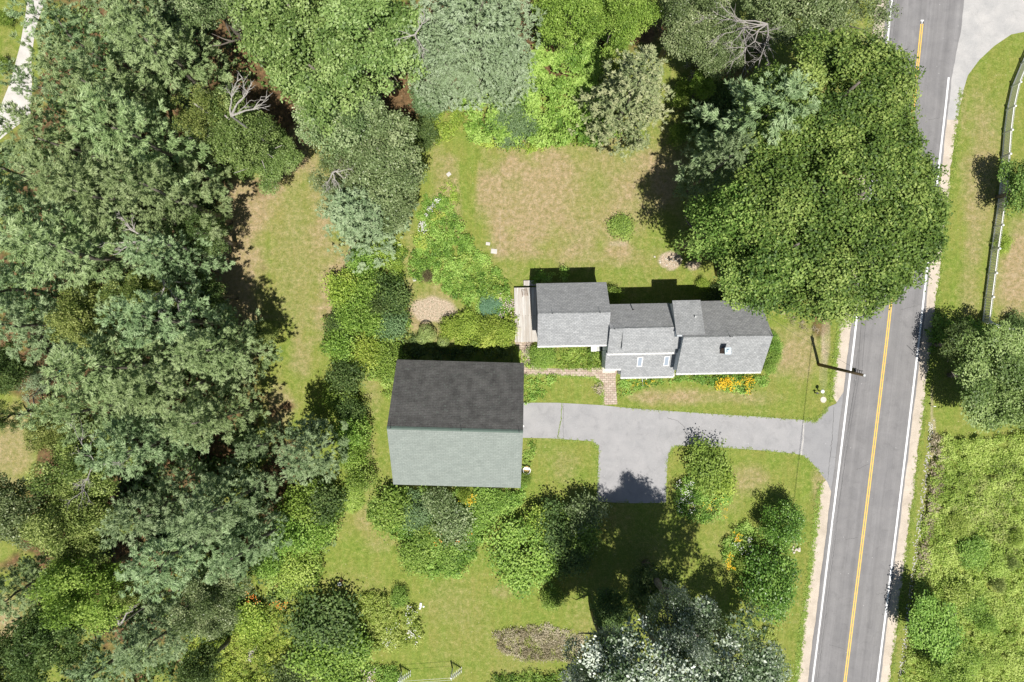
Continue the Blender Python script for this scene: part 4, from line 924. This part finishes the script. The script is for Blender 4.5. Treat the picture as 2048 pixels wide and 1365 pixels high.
decid(60, 1010, 78, 15, 'dull', "dull grey oak at the left edge below the dry clearing", 'd5', 'oak_tree', 'oak tree')
decid(165, 1040, 88, 16, 'olive', "pale olive oak in the middle of the lower left wood", 'd5', 'oak_tree', 'oak tree')
decid(190, 1150, 88, 16, 'bright', "yellow green maple in the middle of the lower left wood", 'd5', 'maple_tree', 'maple tree')
decid(120, 1270, 78, 15, 'dark', "dark grey green tree near the bottom left corner", 'd5')
decid(30, 1330, 70, 14, 'dark', "dark tree cut by the bottom left corner", 'd5')
decid(265, 1170, 50, 12, 'olive', "olive tree just left of the dark notch above the snag", 'd5s')
decid(420, 1200, 72, 12, 'dull', "grey green tree below the broad pine in the lower wood", 'd5')
decid(410, 1330, 45, 9, 'dark', "dark small tree on the bottom edge beside the lime weeds", 'd3')
decid(1140, 30, 78, 12, 'bright', "bright green maple at the top edge right of the pale conifer", 'd5', 'maple_tree', 'maple tree')
decid(1235, 35, 72, 12, 'bright', "bright green maple at the top edge above the spruce", 'd5', 'maple_tree', 'maple tree')
decid(1360, 45, 80, 13, 'dull', "grey green willow left of the leafless tree at the top", 'd5', 'willow_tree', 'willow')
decid(1430, 100, 62, 11, 'dull', "grey green willow below the leafless branches", 'd5', 'willow_tree', 'willow')
decid(1580, 25, 88, 13, 'dull', "grey green willow above the big maples", 'd5', 'willow_tree', 'willow')
decid(1700, 15, 78, 12, 'dull', "grey green willow overhanging the road at the top", 'd5s', 'willow_tree', 'willow')
decid(1640, 85, 60, 11, 'dull', "thin willow crown between road and the upper maple", 'd5s', 'willow_tree', 'willow')
decid(1400, 170, 30, 6, 'bright', "small bright tree in the nook between spruce and shade", 'd3')
SILU = dict(leaf=.25, dens=42, lobe=1.15, irr=.16, gap=.12, fmin=.5)
decid(1362, 1385, 205, 26, 'silver', "tall silver leaved poplar at the bottom casting a wide shadow", uniq=SILU, name='poplar_tree', cat='poplar', rzf=.2)
decid(1218, 1325, 80, 17, 'silver', "left lobe silver poplar stem group at the bottom", 'd5', 'poplar_tree', 'poplar')
decid(1480, 1335, 85, 12, 'silver', "shorter silver poplar on the right near the roadside ditch", 'd5', 'poplar_tree', 'poplar')
decid(1355, 1232, 68, 21, 'silver', "topmost silver poplar branch cluster above the dark shrubs", 'd5', 'poplar_tree', 'poplar')
decid(1300, 1175, 52, 6, 'dark', "dark bushy tree standing in the poplar shadow", 'd3')
decid(1222, 1222, 46, 5, 'dark', "small dark tree left of the silver poplars in shade", 'd3')
decid(1957, 755, 98, 7, 'oak', "round green tree on the right beyond the road", 'd5', ry=112)
decid(1912, 690, 48, 5.5, 'dark', "dark green tree top beside the fence corner across the road", 'd3')
decid(2020, 800, 58, 8, 'oak', "leafy green tree at the right edge below the fence corner", 'd3')
decid(2042, 380, 46, 5.2, 'maple', "young maple overhanging the white fence at the right edge", 'd3', 'maple_tree', 'maple tree', ry=66)
decid(1872, 1255, 56, 5.0, 'garden', "leafy green tree on the field edge near the bottom right", 'd3', ry=78)
decid(1905, 1330, 50, 5, 'bright', "bright bushy tree at the bottom right behind the leafy green one", 'd3')

# ---- dead wood
def dead(px, py, z, n, L, spread, adir, label, r0=.07, mat=DEADW, name="dead_tree", base=None, group=None):
    c = W(px, py, z); b = Vector((*G(*base), 0)) if base else Vector((c.x, c.y, 0))
    t = empty(name, b); tag(t, label, "dead tree", group); loc = c - b
    MB().tube([(0, 0, 0), tuple(loc * .5 + Vector((.1, .1, 0))), tuple(loc)], [r0 * 1.3, r0 * 1.1, r0 * .9], 7).build("trunk", mat, t)
    mb = MB()
    def br(p, a, el, l, r, lev):
        pts = [p]; q = p.copy()
        for i in range(4):
            a2 = a + random.gauss(0, .2); q = q + Vector((math.cos(a2) * math.cos(el), math.sin(a2) * math.cos(el), math.sin(el))) * l / 4; pts.append(q.copy())
        mb.tube(pts, [r, r * .8, r * .6, r * .45, r * .25], 5, False)
        if lev > 0:
            for i in range(4 if lev > 1 else 5):
                s = random.choice([1, 2, 3, 3, 4]); br(pts[s], a + random.uniform(-.9, .9), el + random.uniform(-.3, .3), l * random.uniform(.4, .65), r * .5, lev - 1)
    for i in range(n): br(loc, R(adir) + (i / max(1, n - 1) - .5) * spread, random.uniform(-.1, .4), L * random.uniform(.75, 1.1), r0, 2)
    mb.build("branch", mat, t)
dead(1535, 48, 10.5, 5, 4.2, 1.5, 205, "leafless grey tree with drooping twigs at the top edge", .07, base=(1500, 100))
dead(1490, 55, 10, 5, 2.6, 2.6, 265, "leafless grey tree with a fan of bare twigs over the dark shade", .05, base=(1460, 110))
dead(462, 232, 15.5, 3, 2.4, 1.2, 50, "bleached bare limbs forking above the thin birch", .09, BIRCH)
dead(830, 70, 15.5, 3, 1.5, 4.5, 70, "white dead limbs between glossy oak and pale conifer", .07, BIRCH)
dead(665, 345, 10, 3, 1.4, 2, 300, "white curved dead limb above the blue spruce", .07, BIRCH)
dead(190, 930, 17, 4, 2.4, 6, 60, "bare grey twigs sticking out of the olive oak", .04)
dead(238, 1250, 8, 2, 2.2, .5, 80, "short reddish snag standing in the lower left wood", .11, DEADW)
dead(325, 560, 10, 2, 3, .6, 280, "bare limb hanging below the pines near the lawn", .07)
dead(300, 480, 12, 2, 3.0, .8, 170, "grey fallen trunk glimpsed in the gap among the pines", .14)
dead(20, 1300, 9, 2, 3, .25, 40, "pale leaning trunk at the bottom left edge", .08, BIRCH)

# ---- thicket below the pale conifer
TH = [(1075, 40), (1090, 0), (1230, 0), (1260, 90), (1200, 110), (1195, 200), (1215, 262), (1240, 280), (1140, 292), (1040, 302), (970, 296), (940, 270), (933, 215), (960, 180), (1040, 190), (1068, 120)]
mass(TH, 2.6, 'garden', "thicket", "bright green vine thicket sloping to the edge of the back lawn", "thicket", (.3, .75), 60, .21, 2.4, tm=.6)
mass([(940, 262), (1000, 285), (1140, 282), (1180, 292), (1040, 304), (965, 300)], .9, 'lime', "thicket_edge", "lime green weeds along the lower lip of the thicket", "weeds", (.2, .4), 60, .16, 1.6)
shrub(1022, 247, 46, 3.0, 'yew', "broad dark rounded shrub within the bright thicket", 'round')
shrub(858, 203, 36, 3.2, 'yew', "round dark clipped yew near the top of the grass path", 'round', 'yew_bush')
shrub(848, 268, 26, 2.6, 'dark', "dark small shrub below the yellow green weeds by the path", 'shrub')
mass([(905, 195), (935, 240), (880, 300), (850, 260), (840, 235), (880, 200)], .7, 'lime', "weeds", "yellow green weeds between the dark yew and the grass path", "weeds", (.2, .4), 60, .16, 1.5)
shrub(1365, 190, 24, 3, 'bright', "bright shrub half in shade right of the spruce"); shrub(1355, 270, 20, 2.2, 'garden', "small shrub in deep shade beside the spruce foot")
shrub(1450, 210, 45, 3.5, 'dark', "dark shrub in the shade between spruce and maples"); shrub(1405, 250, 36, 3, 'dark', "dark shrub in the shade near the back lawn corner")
mass([(1370, 120), (1440, 112), (1400, 160), (1372, 175)], .7, 'fieldb', "tall_grass", "tawny tall grass between spruce and shadow", "grass", (.2, .4), 70, .3, 1.5, asp=.2)

# ---- shrub border west of the garden
SB = [(735, 470), (800, 475), (812, 520), (800, 560), (815, 600), (820, 650), (800, 700), (790, 745), (775, 770), (720, 745), (665, 735), (655, 700), (650, 640), (660, 600), (670, 555), (700, 540), (715, 500)]
mass(SB, 1.5, 'garden', "shrub_border", "mixed green leafy shrub border between tan lawn and barn", "ground cover", (.25, .55), 60, .19, 1.6)
for i, (x, y, r, h, mt, lb) in enumerate([
 (725, 525, 30, 2.6, 'garden', "leafy shrub at the top of the border below the blue spruce"), (762, 500, 26, 2.2, 'lime', "lime shrub at the top of the border beside the yellow plant"),
 (690, 580, 36, 2.8, 'lime', "light lime shrub on the lawn side of the border"), (740, 585, 34, 3.4, 'bright', "mid green shrub at the centre of the border"),
 (785, 590, 36, 3.6, 'dark', "dark shrub on the garden side of the border"), (700, 635, 32, 2.8, 'bright', "green shrub on the lawn side halfway down the border"),
 (745, 640, 34, 3.2, 'garden', "leafy shrub halfway down the border centre"), (788, 645, 30, 3.0, 'yew', "dark green shrub on the garden side near the topiary"),
 (685, 690, 34, 2.8, 'bright', "green shrub on the lawn side near the lower end of the border"), (735, 700, 34, 2.8, 'lime', "yellow green shrub in the lower part of the border"),
 (770, 720, 32, 2.6, 'bright', "green shrub touching the barn's northwest shadow"), (795, 535, 14, 1.0, 'lime', "yellow golden tuft by the white stone"),
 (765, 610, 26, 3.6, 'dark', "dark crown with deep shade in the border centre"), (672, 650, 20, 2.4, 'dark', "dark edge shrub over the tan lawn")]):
    shrub(x, y, r, h, mt, lb)
# ---- main garden bed north of the barn
GB = [(850, 395), (885, 392), (905, 420), (925, 455), (945, 490), (975, 520), (1000, 545), (1022, 580), (1026, 625), (1000, 640), (960, 640), (930, 610), (900, 590), (865, 560), (830, 565), (822, 530), (835, 480), (838, 430)]
mass(GB, .75, 'garden', "garden_bed", "dense bright green perennials filling the big garden bed", "ground cover", (.16, .4), 90, .155, 2.0, tm=.55)
mass([(925, 500), (985, 540), (1010, 600), (960, 610), (900, 580)], .8, 'field', "garden_bed", "olive and tan seeding perennials on the east side of the garden bed", "ground cover", (.15, .35), 70, .15, 1.2)
flowers([(832, 470), (860, 415), (885, 392), (880, 400), (850, 445), (845, 470)], .65, 'bloomw', "white_flowers", "white blooms along the upper left rim of the garden bed", 26, .10, 5, .10)
flowers([(836, 455), (850, 440), (858, 460), (845, 480)], .65, 'bloomw', "white_flowers", "cluster of white blooms at the left rim of the garden bed", 16, .10, 5, .10)
mass([(830, 470), (850, 460), (855, 500), (835, 505)], .8, 'lime', "golden_plants", "golden leaved plants at the left rim of the garden bed", "ground cover", (.15, .3), 80, .15, 1.6, tm=.9)
mass([(868, 420), (895, 430), (880, 445), (862, 438)], .85, 'lime', "golden_plants", "golden leaved plants near the top of the garden bed", "ground cover", (.15, .3), 80, .15, 1.6, tm=.85)
mass([(790, 480), (812, 492), (810, 515), (788, 512)], .6, 'lime', "golden_plants", "golden leaved plants beside the white stone", "ground cover", (.15, .3), 80, .15, 1.6, tm=.95)
shrub(979, 612, 22, 1.1, 'teal', "low round blue green juniper in the garden bed", 'round', 'juniper_bush')
shrub(855, 553, 12, .9, 'red', "small brown shrub at the lower tip of the garden bed")
mass([(880, 375), (905, 365), (925, 410), (900, 425), (888, 395)], .45, 'lime', "weeds", "lime weeds above the tip of the garden bed", "weeds", (.15, .3), 60, .14, 1.2)
flowers([(1000, 590), (1026, 590), (1026, 640), (1000, 640)], .7, 'bloomp', "pink_flowers", "pale pink flowers beside the deck", 22, .12, 6, .16)
# shrub row behind the barn
mass([(882, 640), (960, 622), (1028, 630), (1030, 680), (1000, 688), (895, 688), (888, 665)], 1.1, 'lime', "shrub_row", "yellow green leafy plants along the barn's north shadow", "ground cover", (.25, .5), 65, .20, 1.8, tm=.45)
for x, y, r, lb in ((905, 655, 22, "first leafy golden hydrangea right of the clipped balls"), (940, 650, 24, "second golden hydrangea from the clipped balls"), (975, 655, 24, "golden hydrangea below the blue green juniper"), (1010, 662, 22, "golden hydrangea beside the deck corner")):
    shrub(x, y, r, 2.0, 'lime', lb, name='hydrangea_bush')
mass([(795, 672), (850, 668), (860, 690), (1028, 694), (1028, 716), (800, 714)], .7, 'dark', "shade_toned_plants", "dark green plants in the barn's shadow at its northwest corner", "ground cover", (.2, .45), 50, .2, 1.5)  # leaf colour set dark to blacken the barn's shadow strip
# topiary
tp = empty("clipped_boxwood", (*G(858, 672), 0)); tag(tp, "large clipped boxwood of merged balls in the barn's shadow edge", "topiary")
def ball(x, y, z, r, par, nm="clipped_ball"):
    n = int(r * r * 6.28 * 420); u = RNG.random(n) * 1.3 - .3; a = RNG.random(n) * 6.28; q = np.sqrt(1 - u * u); d = np.stack([q * np.cos(a), q * np.sin(a), u], 1)
    C = d * r * RNG.uniform(.93, 1.02, n)[:, None]; V = leaves(C, nrm(d + RNG.normal(size=(n, 3)) * .3), .09, .06)
    o = link(nm, quadmesh(nm + "_leaves", V, np.clip(RNG.normal(.5, .15, n), 0, 1), LM['box']), par, (x, y, z)); return o
ball(-.55, -.25, 1.0, .62, tp); ball(.25, .0, 1.1, .68, tp); ball(-.2, .45, .95, .75, tp)
MB().tube([(0, 0, 0), (0, 0, .8)], [.1, .08]).build("trunk", BARK, tp)
tp = empty("clipped_boxwood", (*G(888, 684), 0)); tag(tp, "smaller single clipped boxwood ball right of the merged ones", "topiary"); ball(0, 0, .75, .62, tp); MB().tube([(0, 0, 0), (0, 0, .5)], [.08, .07]).build("trunk", BARK, tp)

# ---- bed between path and west wing
shrub(1085, 713, 28, 1.7, 'bright', "round green bush below the west wing's southwest corner", 'round')
mass([(1108, 698), (1205, 697), (1207, 735), (1180, 737), (1120, 737), (1105, 725)], .5, 'field', "flower_bed", "mixed tan and green perennials between path and west wing", "ground cover", (.14, .3), 80, .13, 1.8, tm=.35)
mass([(1175, 700), (1207, 705), (1205, 730), (1185, 725)], .8, 'garden', "flower_bed", "leafy green perennials below the utility cabinet", "ground cover", (.18, .35), 80, .15, 1.4)
mass([(1033, 686), (1042, 700), (1052, 722), (1062, 735), (1052, 735), (1042, 722), (1032, 700)], .5, 'lime', "edging_plants", "narrow strip of lime plants on the brick path edge", "ground cover", (.12, .25), 80, .13, 1.5)
mass([(1048, 752), (1110, 752), (1120, 760), (1095, 790), (1080, 805), (1048, 806)], .4, 'garden', "flower_bed", "patchy green plants between barn and brick path", "ground cover", (.14, .32), 70, .14, .9)
mass([(1194, 762), (1206, 768), (1206, 790), (1196, 790), (1188, 778)], .3, 'fieldb', "dry_plants", "dry tan tuft at the bend of the brick path", "ground cover", (.12, .25), 70, .12, 1.3)
# house front beds
mass([(1234, 752), (1290, 757), (1350, 757), (1400, 757), (1290, 772), (1265, 785), (1240, 795), (1233, 780)], .45, 'garden', "flower_bed", "mixed perennials in front of the lean-to wall", "ground cover", (.14, .3), 80, .13, 1.7)
mass([(1350, 753), (1450, 752), (1530, 750), (1545, 735), (1550, 745), (1530, 768), (1500, 782), (1460, 784), (1430, 775), (1400, 764), (1350, 762)], .55, 'garden', "flower_bed", "green perennials along the front of the east block", "ground cover", (.15, .35), 80, .15, 1.7)
flowers([(1425, 762), (1462, 755), (1480, 768), (1455, 782), (1430, 775)], .85, 'bloomy', "yellow_flowers", "bright yellow flower drift in front of the chimney block", 60, .12, 6, .13)
flowers([(1475, 756), (1505, 756), (1500, 790), (1480, 785)], .8, 'bloomy', "yellow_flowers", "second smaller yellow flower drift right of the bright one", 24, .12, 5, .13)
flowers([(1245, 757), (1330, 758), (1270, 780), (1240, 785)], .6, 'bloomy', "yellow_flowers", "scattered yellow flowers before the lean-to", 16, .09, 3, .1)
for i, (x, y, r, lb) in enumerate(((1542, 672, 10, "topmost of the small plants along the east gable"), (1548, 692, 16, "second small shrub along the east gable"), (1548, 712, 15, "third small shrub along the east gable"), (1540, 732, 14, "lowest shrub along the east gable"))): shrub(x, y, r, 1.1, 'garden', lb)
mass([(1060, 545), (1135, 540), (1140, 562), (1060, 566)], 1.2, 'garden', "shade_plants", "green plants in the shade north of the west wing", "ground cover", (.2, .4), 60, .17, 1.2)
shrub(1228, 590, 17, 1.6, 'garden', "shaded shrub in the nook north of the middle gable"); shrub(1440, 590, 24, 1.5, 'dark', "dark low shrub in the shade north of the east block")
shrub(1405, 570, 12, 1.2, 'lime', "lime sprig at the foot of the maple north of the house")
shrub(1243, 452, 25, .8, 'bright', "round leafy bush alone on the dry back lawn")
# barn surroundings
mass([(785, 975), (1040, 980), (1050, 935), (1056, 950), (1040, 1000), (1000, 1040), (960, 1075), (940, 1140), (900, 1150), (820, 1140), (805, 1090), (780, 1060), (735, 1045), (735, 1015), (760, 995)], 1.1, 'garden', "garden_bed", "large leafy garden bed below the barn", "ground cover", (.22, .5), 75, .18, 1.9, tm=.55)
for x, y, r, h, mt, lb in ((785, 1015, 42, 2.6, 'garden', "feathery shrub at the left end of the bed below the barn"), (835, 1020, 32, 2.4, 'yew', "darker shrub next to the feathery one below the barn"), (880, 1000, 32, 2.8, 'dull', "grey twiggy shrub in the middle of the bed below the barn"),
    (905, 1045, 40, 2.6, 'dull', "grey green shrub in the centre of the bed below the barn"), (960, 1010, 34, 2.0, 'garden', "leafy shrub near the barn's southeast corner"), (995, 1005, 24, 1.4, 'bright', "bright shrub on the right tip of the bed below the barn"),
    (830, 1110, 34, 1.8, 'bright', "bright shrub at the bottom left lobe of the garden bed"), (890, 1112, 30, 1.7, 'garden', "leafy shrub at the bottom lobe of the garden bed"), (930, 985, 16, 2.6, 'lime', "large leaved yellow green plant against the barn's south wall"), (860, 1070, 26, 1.8, 'garden', "leafy shrub left of the orange flowers"), (935, 1055, 26, 1.6, 'garden', "leafy shrub on the grass path side of the bed")):
    shrub(x, y, r, h, mt, lb)
flowers([(850, 1055), (930, 1060), (970, 1055), (900, 1085), (860, 1075)], 1.5, 'bloomo', "orange_flowers", "few orange flowers in the bed below the barn", 12, .14, 4, .12)
flowers([(920, 978), (960, 980), (950, 1010), (925, 1005)], 2.2, 'bloomy', "yellow_leaves", "yellow blooms close to the barn's south eave", 12, .14, 4, .2)
mass([(1048, 880), (1070, 882), (1072, 905), (1066, 925), (1048, 935)], .5, 'garden', "wall_plants", "small green plants along the barn's east wall", "ground cover", (.14, .3), 70, .13, 1.6)
shrub(1050, 958, 14, 1.3, 'garden', "leafy shrub at the barn's southeast corner below the chair")
mass([(783, 700), (789, 745), (782, 790), (772, 790), (766, 750), (772, 715)], .9, 'garden', "wall_plants", "green plants along the barn's northwest corner", "ground cover", (.2, .35), 60, .16, 1.4)
# shrubs between wood and barn lawn
for x, y, r, h, mt, lb in ((692, 755, 36, 3.6, 'dark', "dark leaved bush near the barn lawn"), (682, 798, 32, 3.0, 'bright', "green shrub below the dark leaved bush"), (705, 860, 34, 3.8, 'garden', "green shrub west of the barn's ridge"), (700, 820, 26, 3.6, 'dark', "dark shaded shrub west of the barn"),
    (712, 910, 30, 3.0, 'bright', "bright shrub west of the barn's south slope"), (720, 955, 30, 2.6, 'garden', "leafy shrub at the southwest of the barn lawn"), (650, 1000, 40, 3.5, 'dark', "dark green shrub below the soft blue pine"), (610, 1010, 40, 4.0, 'bright', "green bush between pine and lower lawn"),
    (590, 1060, 46, 3.8, 'garden', "light green bush at the west edge of the lower lawn"), (640, 1055, 34, 3.0, 'bright', "bright green bush touching the lower lawn"), (600, 1130, 40, 2.6, 'field', "olive shrub left of the lower lawn"), (545, 1120, 34, 3.0, 'garden', "green shrub above the orange lilies")): shrub(x, y, r, h, mt, lb)
mass([(560, 1000), (690, 1000), (680, 1050), (650, 1100), (645, 1160), (600, 1190), (540, 1180), (550, 1080)], 1.3, 'garden', "hedgerow", "tangled green growth along the west side of the lower lawn", "ground cover", (.25, .5), 60, .17, 1.8)
shrub(700, 1000, 28, 1.3, 'field', "fountain of ornamental grass at the neck of the lower lawn", 'spiky', 'ornamental_grass', 'ornamental grass')
flowers([(500, 1172), (530, 1180), (525, 1200), (500, 1190)], 1.5, 'bloomo', "orange_lilies", "orange lilies at the pine's foot", 14, .11, 3, .14)
flowers([(545, 1195), (585, 1195), (578, 1212), (550, 1210)], 1.2, 'bloomo', "orange_lilies", "orange lilies near the lower lawn beside the first group", 14, .11, 3, .14)
# bottom beds
mass([(440, 1210), (560, 1210), (590, 1260), (580, 1365), (560, 1400), (420, 1400), (360, 1290), (400, 1250)], .9, 'lime', "weeds", "lime green weeds in the open patch at the bottom left", "weeds", (.22, .5), 65, .17, 1.8, tm=.5)
shrub(500, 1240, 34, 2.2, 'lime', "yellow green leafy bush above the rock heap")
for x, y, r, h, mt, lb in ((650, 1240, 60, 3.6, 'dark', "large dark bush between rocks and island bed"), (640, 1300, 56, 3.0, 'bright', "olive green bush below the large dark bush"), (700, 1290, 44, 2.6, 'garden', "green bush at the left end of the island bed"), (585, 1350, 44, 2.4, 'dark', "dark bush on the bottom edge beside lime weeds"), (680, 1355, 46, 2.4, 'bright', "bright bush on the bottom edge left of the flower mound")): shrub(x, y, r, h, mt, lb)
IS = [(705, 1195), (740, 1185), (800, 1195), (832, 1215), (842, 1260), (838, 1290), (800, 1298), (745, 1298), (715, 1270)]
mass(IS, 1.0, 'field', "island_bed", "lime and straw coloured island bed on the lower lawn", "ground cover", (.18, .4), 80, .16, 2.0, tm=.65)
shrub(800, 1195, 18, 1.3, 'garden', "dark edged plant at the top of the island bed")
flowers([(815, 1200), (835, 1210), (842, 1285), (815, 1285)], 1.0, 'bloomw', "white_flowers", "white flowers on the right edge of the island bed", 24, .11, 4, .12)
flowers([(770, 1250), (800, 1240), (800, 1290), (770, 1290)], 1.0, 'bloomw', "white_flowers", "few white flowers in the lower island bed", 10, .10, 3, .14)
mass([(725, 1335), (790, 1328), (805, 1345), (800, 1380), (700, 1380)], .8, 'garden', "flower_mound", "green flower mound at the bottom edge beside the clothesline post", "ground cover", (.18, .4), 80, .15, 1.8)
flowers([(728, 1335), (755, 1330), (755, 1365), (730, 1365)], .85, 'bloomp', "pink_flowers", "peach blooms in the mound at the bottom edge", 16, .13, 5, .14)
mass([(975, 1380), (985, 1350), (1060, 1342), (1140, 1345), (1160, 1390)], .7, 'garden', "flower_bed", "green bed with yellow tips on the bottom edge", "ground cover", (.18, .4), 70, .16, 1.8)
mass([(985, 1268), (1030, 1255), (1090, 1250), (1165, 1270), (1170, 1310), (1140, 1322), (1040, 1318), (1000, 1300)], .35, 'fieldb', "spent_bed", "brown spent flower bed on the lower lawn left of the poplars", "ground cover", (.12, .26), 90, .12, 2.0, tm=.55)
shrub(1051, 1112, 69, 3.4, 'bright', "big smooth rounded bright green bush on the lower lawn", 'round', ry=70)
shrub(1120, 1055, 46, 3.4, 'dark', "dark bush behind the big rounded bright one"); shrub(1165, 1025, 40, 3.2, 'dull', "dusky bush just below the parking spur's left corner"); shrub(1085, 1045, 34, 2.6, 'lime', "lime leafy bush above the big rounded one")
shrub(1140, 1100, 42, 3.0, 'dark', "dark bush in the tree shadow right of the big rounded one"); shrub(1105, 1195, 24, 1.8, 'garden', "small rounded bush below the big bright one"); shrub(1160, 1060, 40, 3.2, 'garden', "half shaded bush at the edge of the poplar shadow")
# front island beds
shrub(1418, 930, 40, 2.9, 'garden', "leafy bush at the top of the bed beside the driveway", ry=46); shrub(1440, 960, 30, 2.2, 'lime', "light shrub at the right side of the driveway bed")
mass([(1350, 960), (1400, 940), (1450, 960), (1458, 1000), (1440, 1030), (1400, 1045), (1365, 1030), (1348, 1000)], .9, 'garden', "driveway_bed", "mixed perennials in the bed beside the parking spur", "ground cover", (.18, .38), 80, .15, 1.9)
flowers([(1350, 960), (1385, 960), (1380, 1030), (1355, 1020)], 1.1, 'bloomw', "white_flowers", "whitish flowers on the left of the driveway bed", 34, .10, 4, .15)
flowers([(1400, 985), (1455, 990), (1445, 1030), (1400, 1020)], 1.1, 'bloomy', "yellow_flowers", "yellow flowers in the lower driveway bed", 16, .10, 3, .12)
mass([(1455, 1065), (1475, 1045), (1500, 1045), (1512, 1080), (1505, 1130), (1490, 1150), (1465, 1140), (1445, 1120), (1445, 1090)], .9, 'garden', "flower_bed", "small oval flower bed left of the two round bushes", "ground cover", (.16, .36), 80, .15, 1.9, tm=.6)
flowers([(1445, 1105), (1460, 1100), (1465, 1135), (1450, 1130)], 1.0, 'bloomy', "yellow_flowers", "deep yellow flowers on the left rim of the oval bed", 22, .12, 5, .09)
flowers([(1462, 1062), (1482, 1058), (1480, 1075), (1465, 1078)], 1.0, 'bloomy', "yellow_flowers", "yellow flowers near the top of the oval bed", 10, .12, 5, .09)
flowers([(1460, 1070), (1500, 1070), (1495, 1115), (1465, 1110)], 1.05, 'bloomw', "white_flowers", "whitish flowers in the middle of the oval bed", 20, .10, 4, .13)
shrub(1488, 1128, 20, 1.4, 'bright', "bright round shrub at the bottom of the oval bed")
shrub(1563, 1047, 42, 4.2, 'clip', "upper of the two dense round bushes near the roadside ditch", 'round', 'round_bush', ry=46)
shrub(1537, 1168, 50, 4.6, 'clip', "lower and larger of the two dense round bushes near the ditch", 'round', 'round_bush', ry=74)
mass([(1470, 1225), (1500, 1240), (1540, 1260), (1560, 1300), (1540, 1310), (1490, 1270)], .8, 'field', "weeds", "yellow green weeds below the lower round bush", "weeds", (.18, .35), 70, .15, 1.4)
# right side: field, verge
FD = [(1880, 870), (1960, 880), (2100, 850), (2300, 850), (2300, 1600), (1760, 1600), (1800, 1365), (1815, 1290), (1830, 1180), (1845, 1060), (1862, 950)]
mass(FD, 0.75, 'field', "field_weeds", "dense yellow green weeds covering the field right of the road", "weeds", (.16, .42), 100, .14, 2.1, tm=.6, ts=.11)
mass([(1862, 870), (1880, 870), (1880, 960), (1862, 1060), (1850, 1150), (1838, 1150), (1845, 1050), (1858, 950)], .7, 'fieldb', "dry_weeds", "brown dry weeds along the roadside edge of the field", "weeds", (.15, .35), 70, .16, 1.6)
mass([(1900, 950), (2100, 900), (2100, 1130), (1950, 1090), (1890, 1060)], 0.75, 'olive', "field_weeds", "olive brushy weeds in the upper part of the field", "weeds", (.2, .5), 55, .18, .9, tm=.7)
mass([(1850, 640), (1870, 630), (1985, 655), (2050, 672), (2300, 700), (2300, 860), (2050, 850), (1990, 690), (1900, 680), (1860, 700)], 1.3, 'garden', "verge_growth", "bright green growth below the white fence corner", "ground cover", (.22, .5), 60, .18, 1.7)
mass([(1560, 625), (1600, 640), (1640, 655), (1640, 662), (1590, 655)], .3, 'fieldb', "dry_grass", "thin dry grass beside the east gable", "grass", (.12, .22), 30, .2, .5, asp=.2)
shrub(2003, 488, 16, 1.2, 'lime', "small lime bush just inside the white fence"); shrub(2030, 655, 26, 1.6, 'dark', "dark bush behind the short leg of the white fence")
for x, y, lb in ((8, 40, "bright leafed shrub at the top left corner"), (6, 130, "small shrub on the grass left of the gravel lane")): shrub(x, y, 14, 2, 'bright', lb)
for i in range(11):
    y_ = random.uniform(910, 1350); x_ = random.uniform(1880, 2040)
    shrub(x_, y_, random.uniform(14, 30), random.uniform(1.0, 1.7), random.choice(['field', 'garden', 'field', 'olive', 'bright']), "low bushy clump among the weeds of the roadside field", name='weed_clump', cat='bush', group="bushy clumps in the field")
# ragged grass fringes
def fringe(pts, w, n, h, label, mat='field'):
    C = []
    for _ in range(n):
        i = random.randrange(len(pts) - 1); t = random.random(); x = pts[i][0] + (pts[i + 1][0] - pts[i][0]) * t + random.gauss(0, w); y = pts[i][1] + (pts[i + 1][1] - pts[i][1]) * t + random.gauss(0, w)
        C.append((*G(x, y), h * random.uniform(.2, .6)))
    C = np.repeat(np.array(C), 7, 0) + RNG.normal(size=(n * 7, 3)) * np.array([.07, .07, .01]); D = nrm(RNG.normal(size=C.shape) * np.array([1, 1, .3]) + np.array([0, 0, .5]))
    V = leaves(C, nrm(np.array([0, 0, 1.]) + RNG.normal(size=C.shape) * .5), h * 1.4, .035, D); V[:, 2] = np.maximum(V[:, 2], .03)
    o = link("grass_fringe", quadmesh("grass_fringe", V, np.clip(RNG.normal(.4, .2, len(C)), 0, 1), LM[mat])); tag(o, label, "grass", None, 'stuff')
fringe([(1239, 814), (1330, 821), (1450, 829), (1520, 833), (1612, 840), (1632, 842), (1645, 828), (1656, 815)], 1.5, 260, .10, "ragged turf along the upper edge of the driveway")
fringe([(1100, 878), (1184, 883), (1196, 895), (1196, 950), (1192, 1004), (1332, 1007), (1335, 925), (1346, 895), (1390, 892), (1520, 900), (1606, 911), (1642, 948)], 1.5, 340, .10, "ragged turf along the lower edge of driveway and spur")
fringe([(road_c(y) - 98, y) for y in range(590, 815, 15)], 3.0, 420, .13, "grass edge of the near gravel shoulder above the driveway")
fringe([(road_c(y) - 98, y) for y in range(965, 1400, 15)], 3.2, 800, .13, "grass edge of the near gravel shoulder below the driveway")
fringe([(road_c(y) + 92, y) for y in range(180, 1400, 15)], 3.0, 1300, .12, "grass edge of the far gravel shoulder")
fringe([(1048, 752), (1110, 751), (1190, 757), (1204, 770), (1205, 808)], 1.4, 260, .12, "grass creeping over the lower edge of the brick path")

print("OBJECTS", len(bpy.data.objects), "faces", sum(len(m.polygons) for m in bpy.data.meshes))
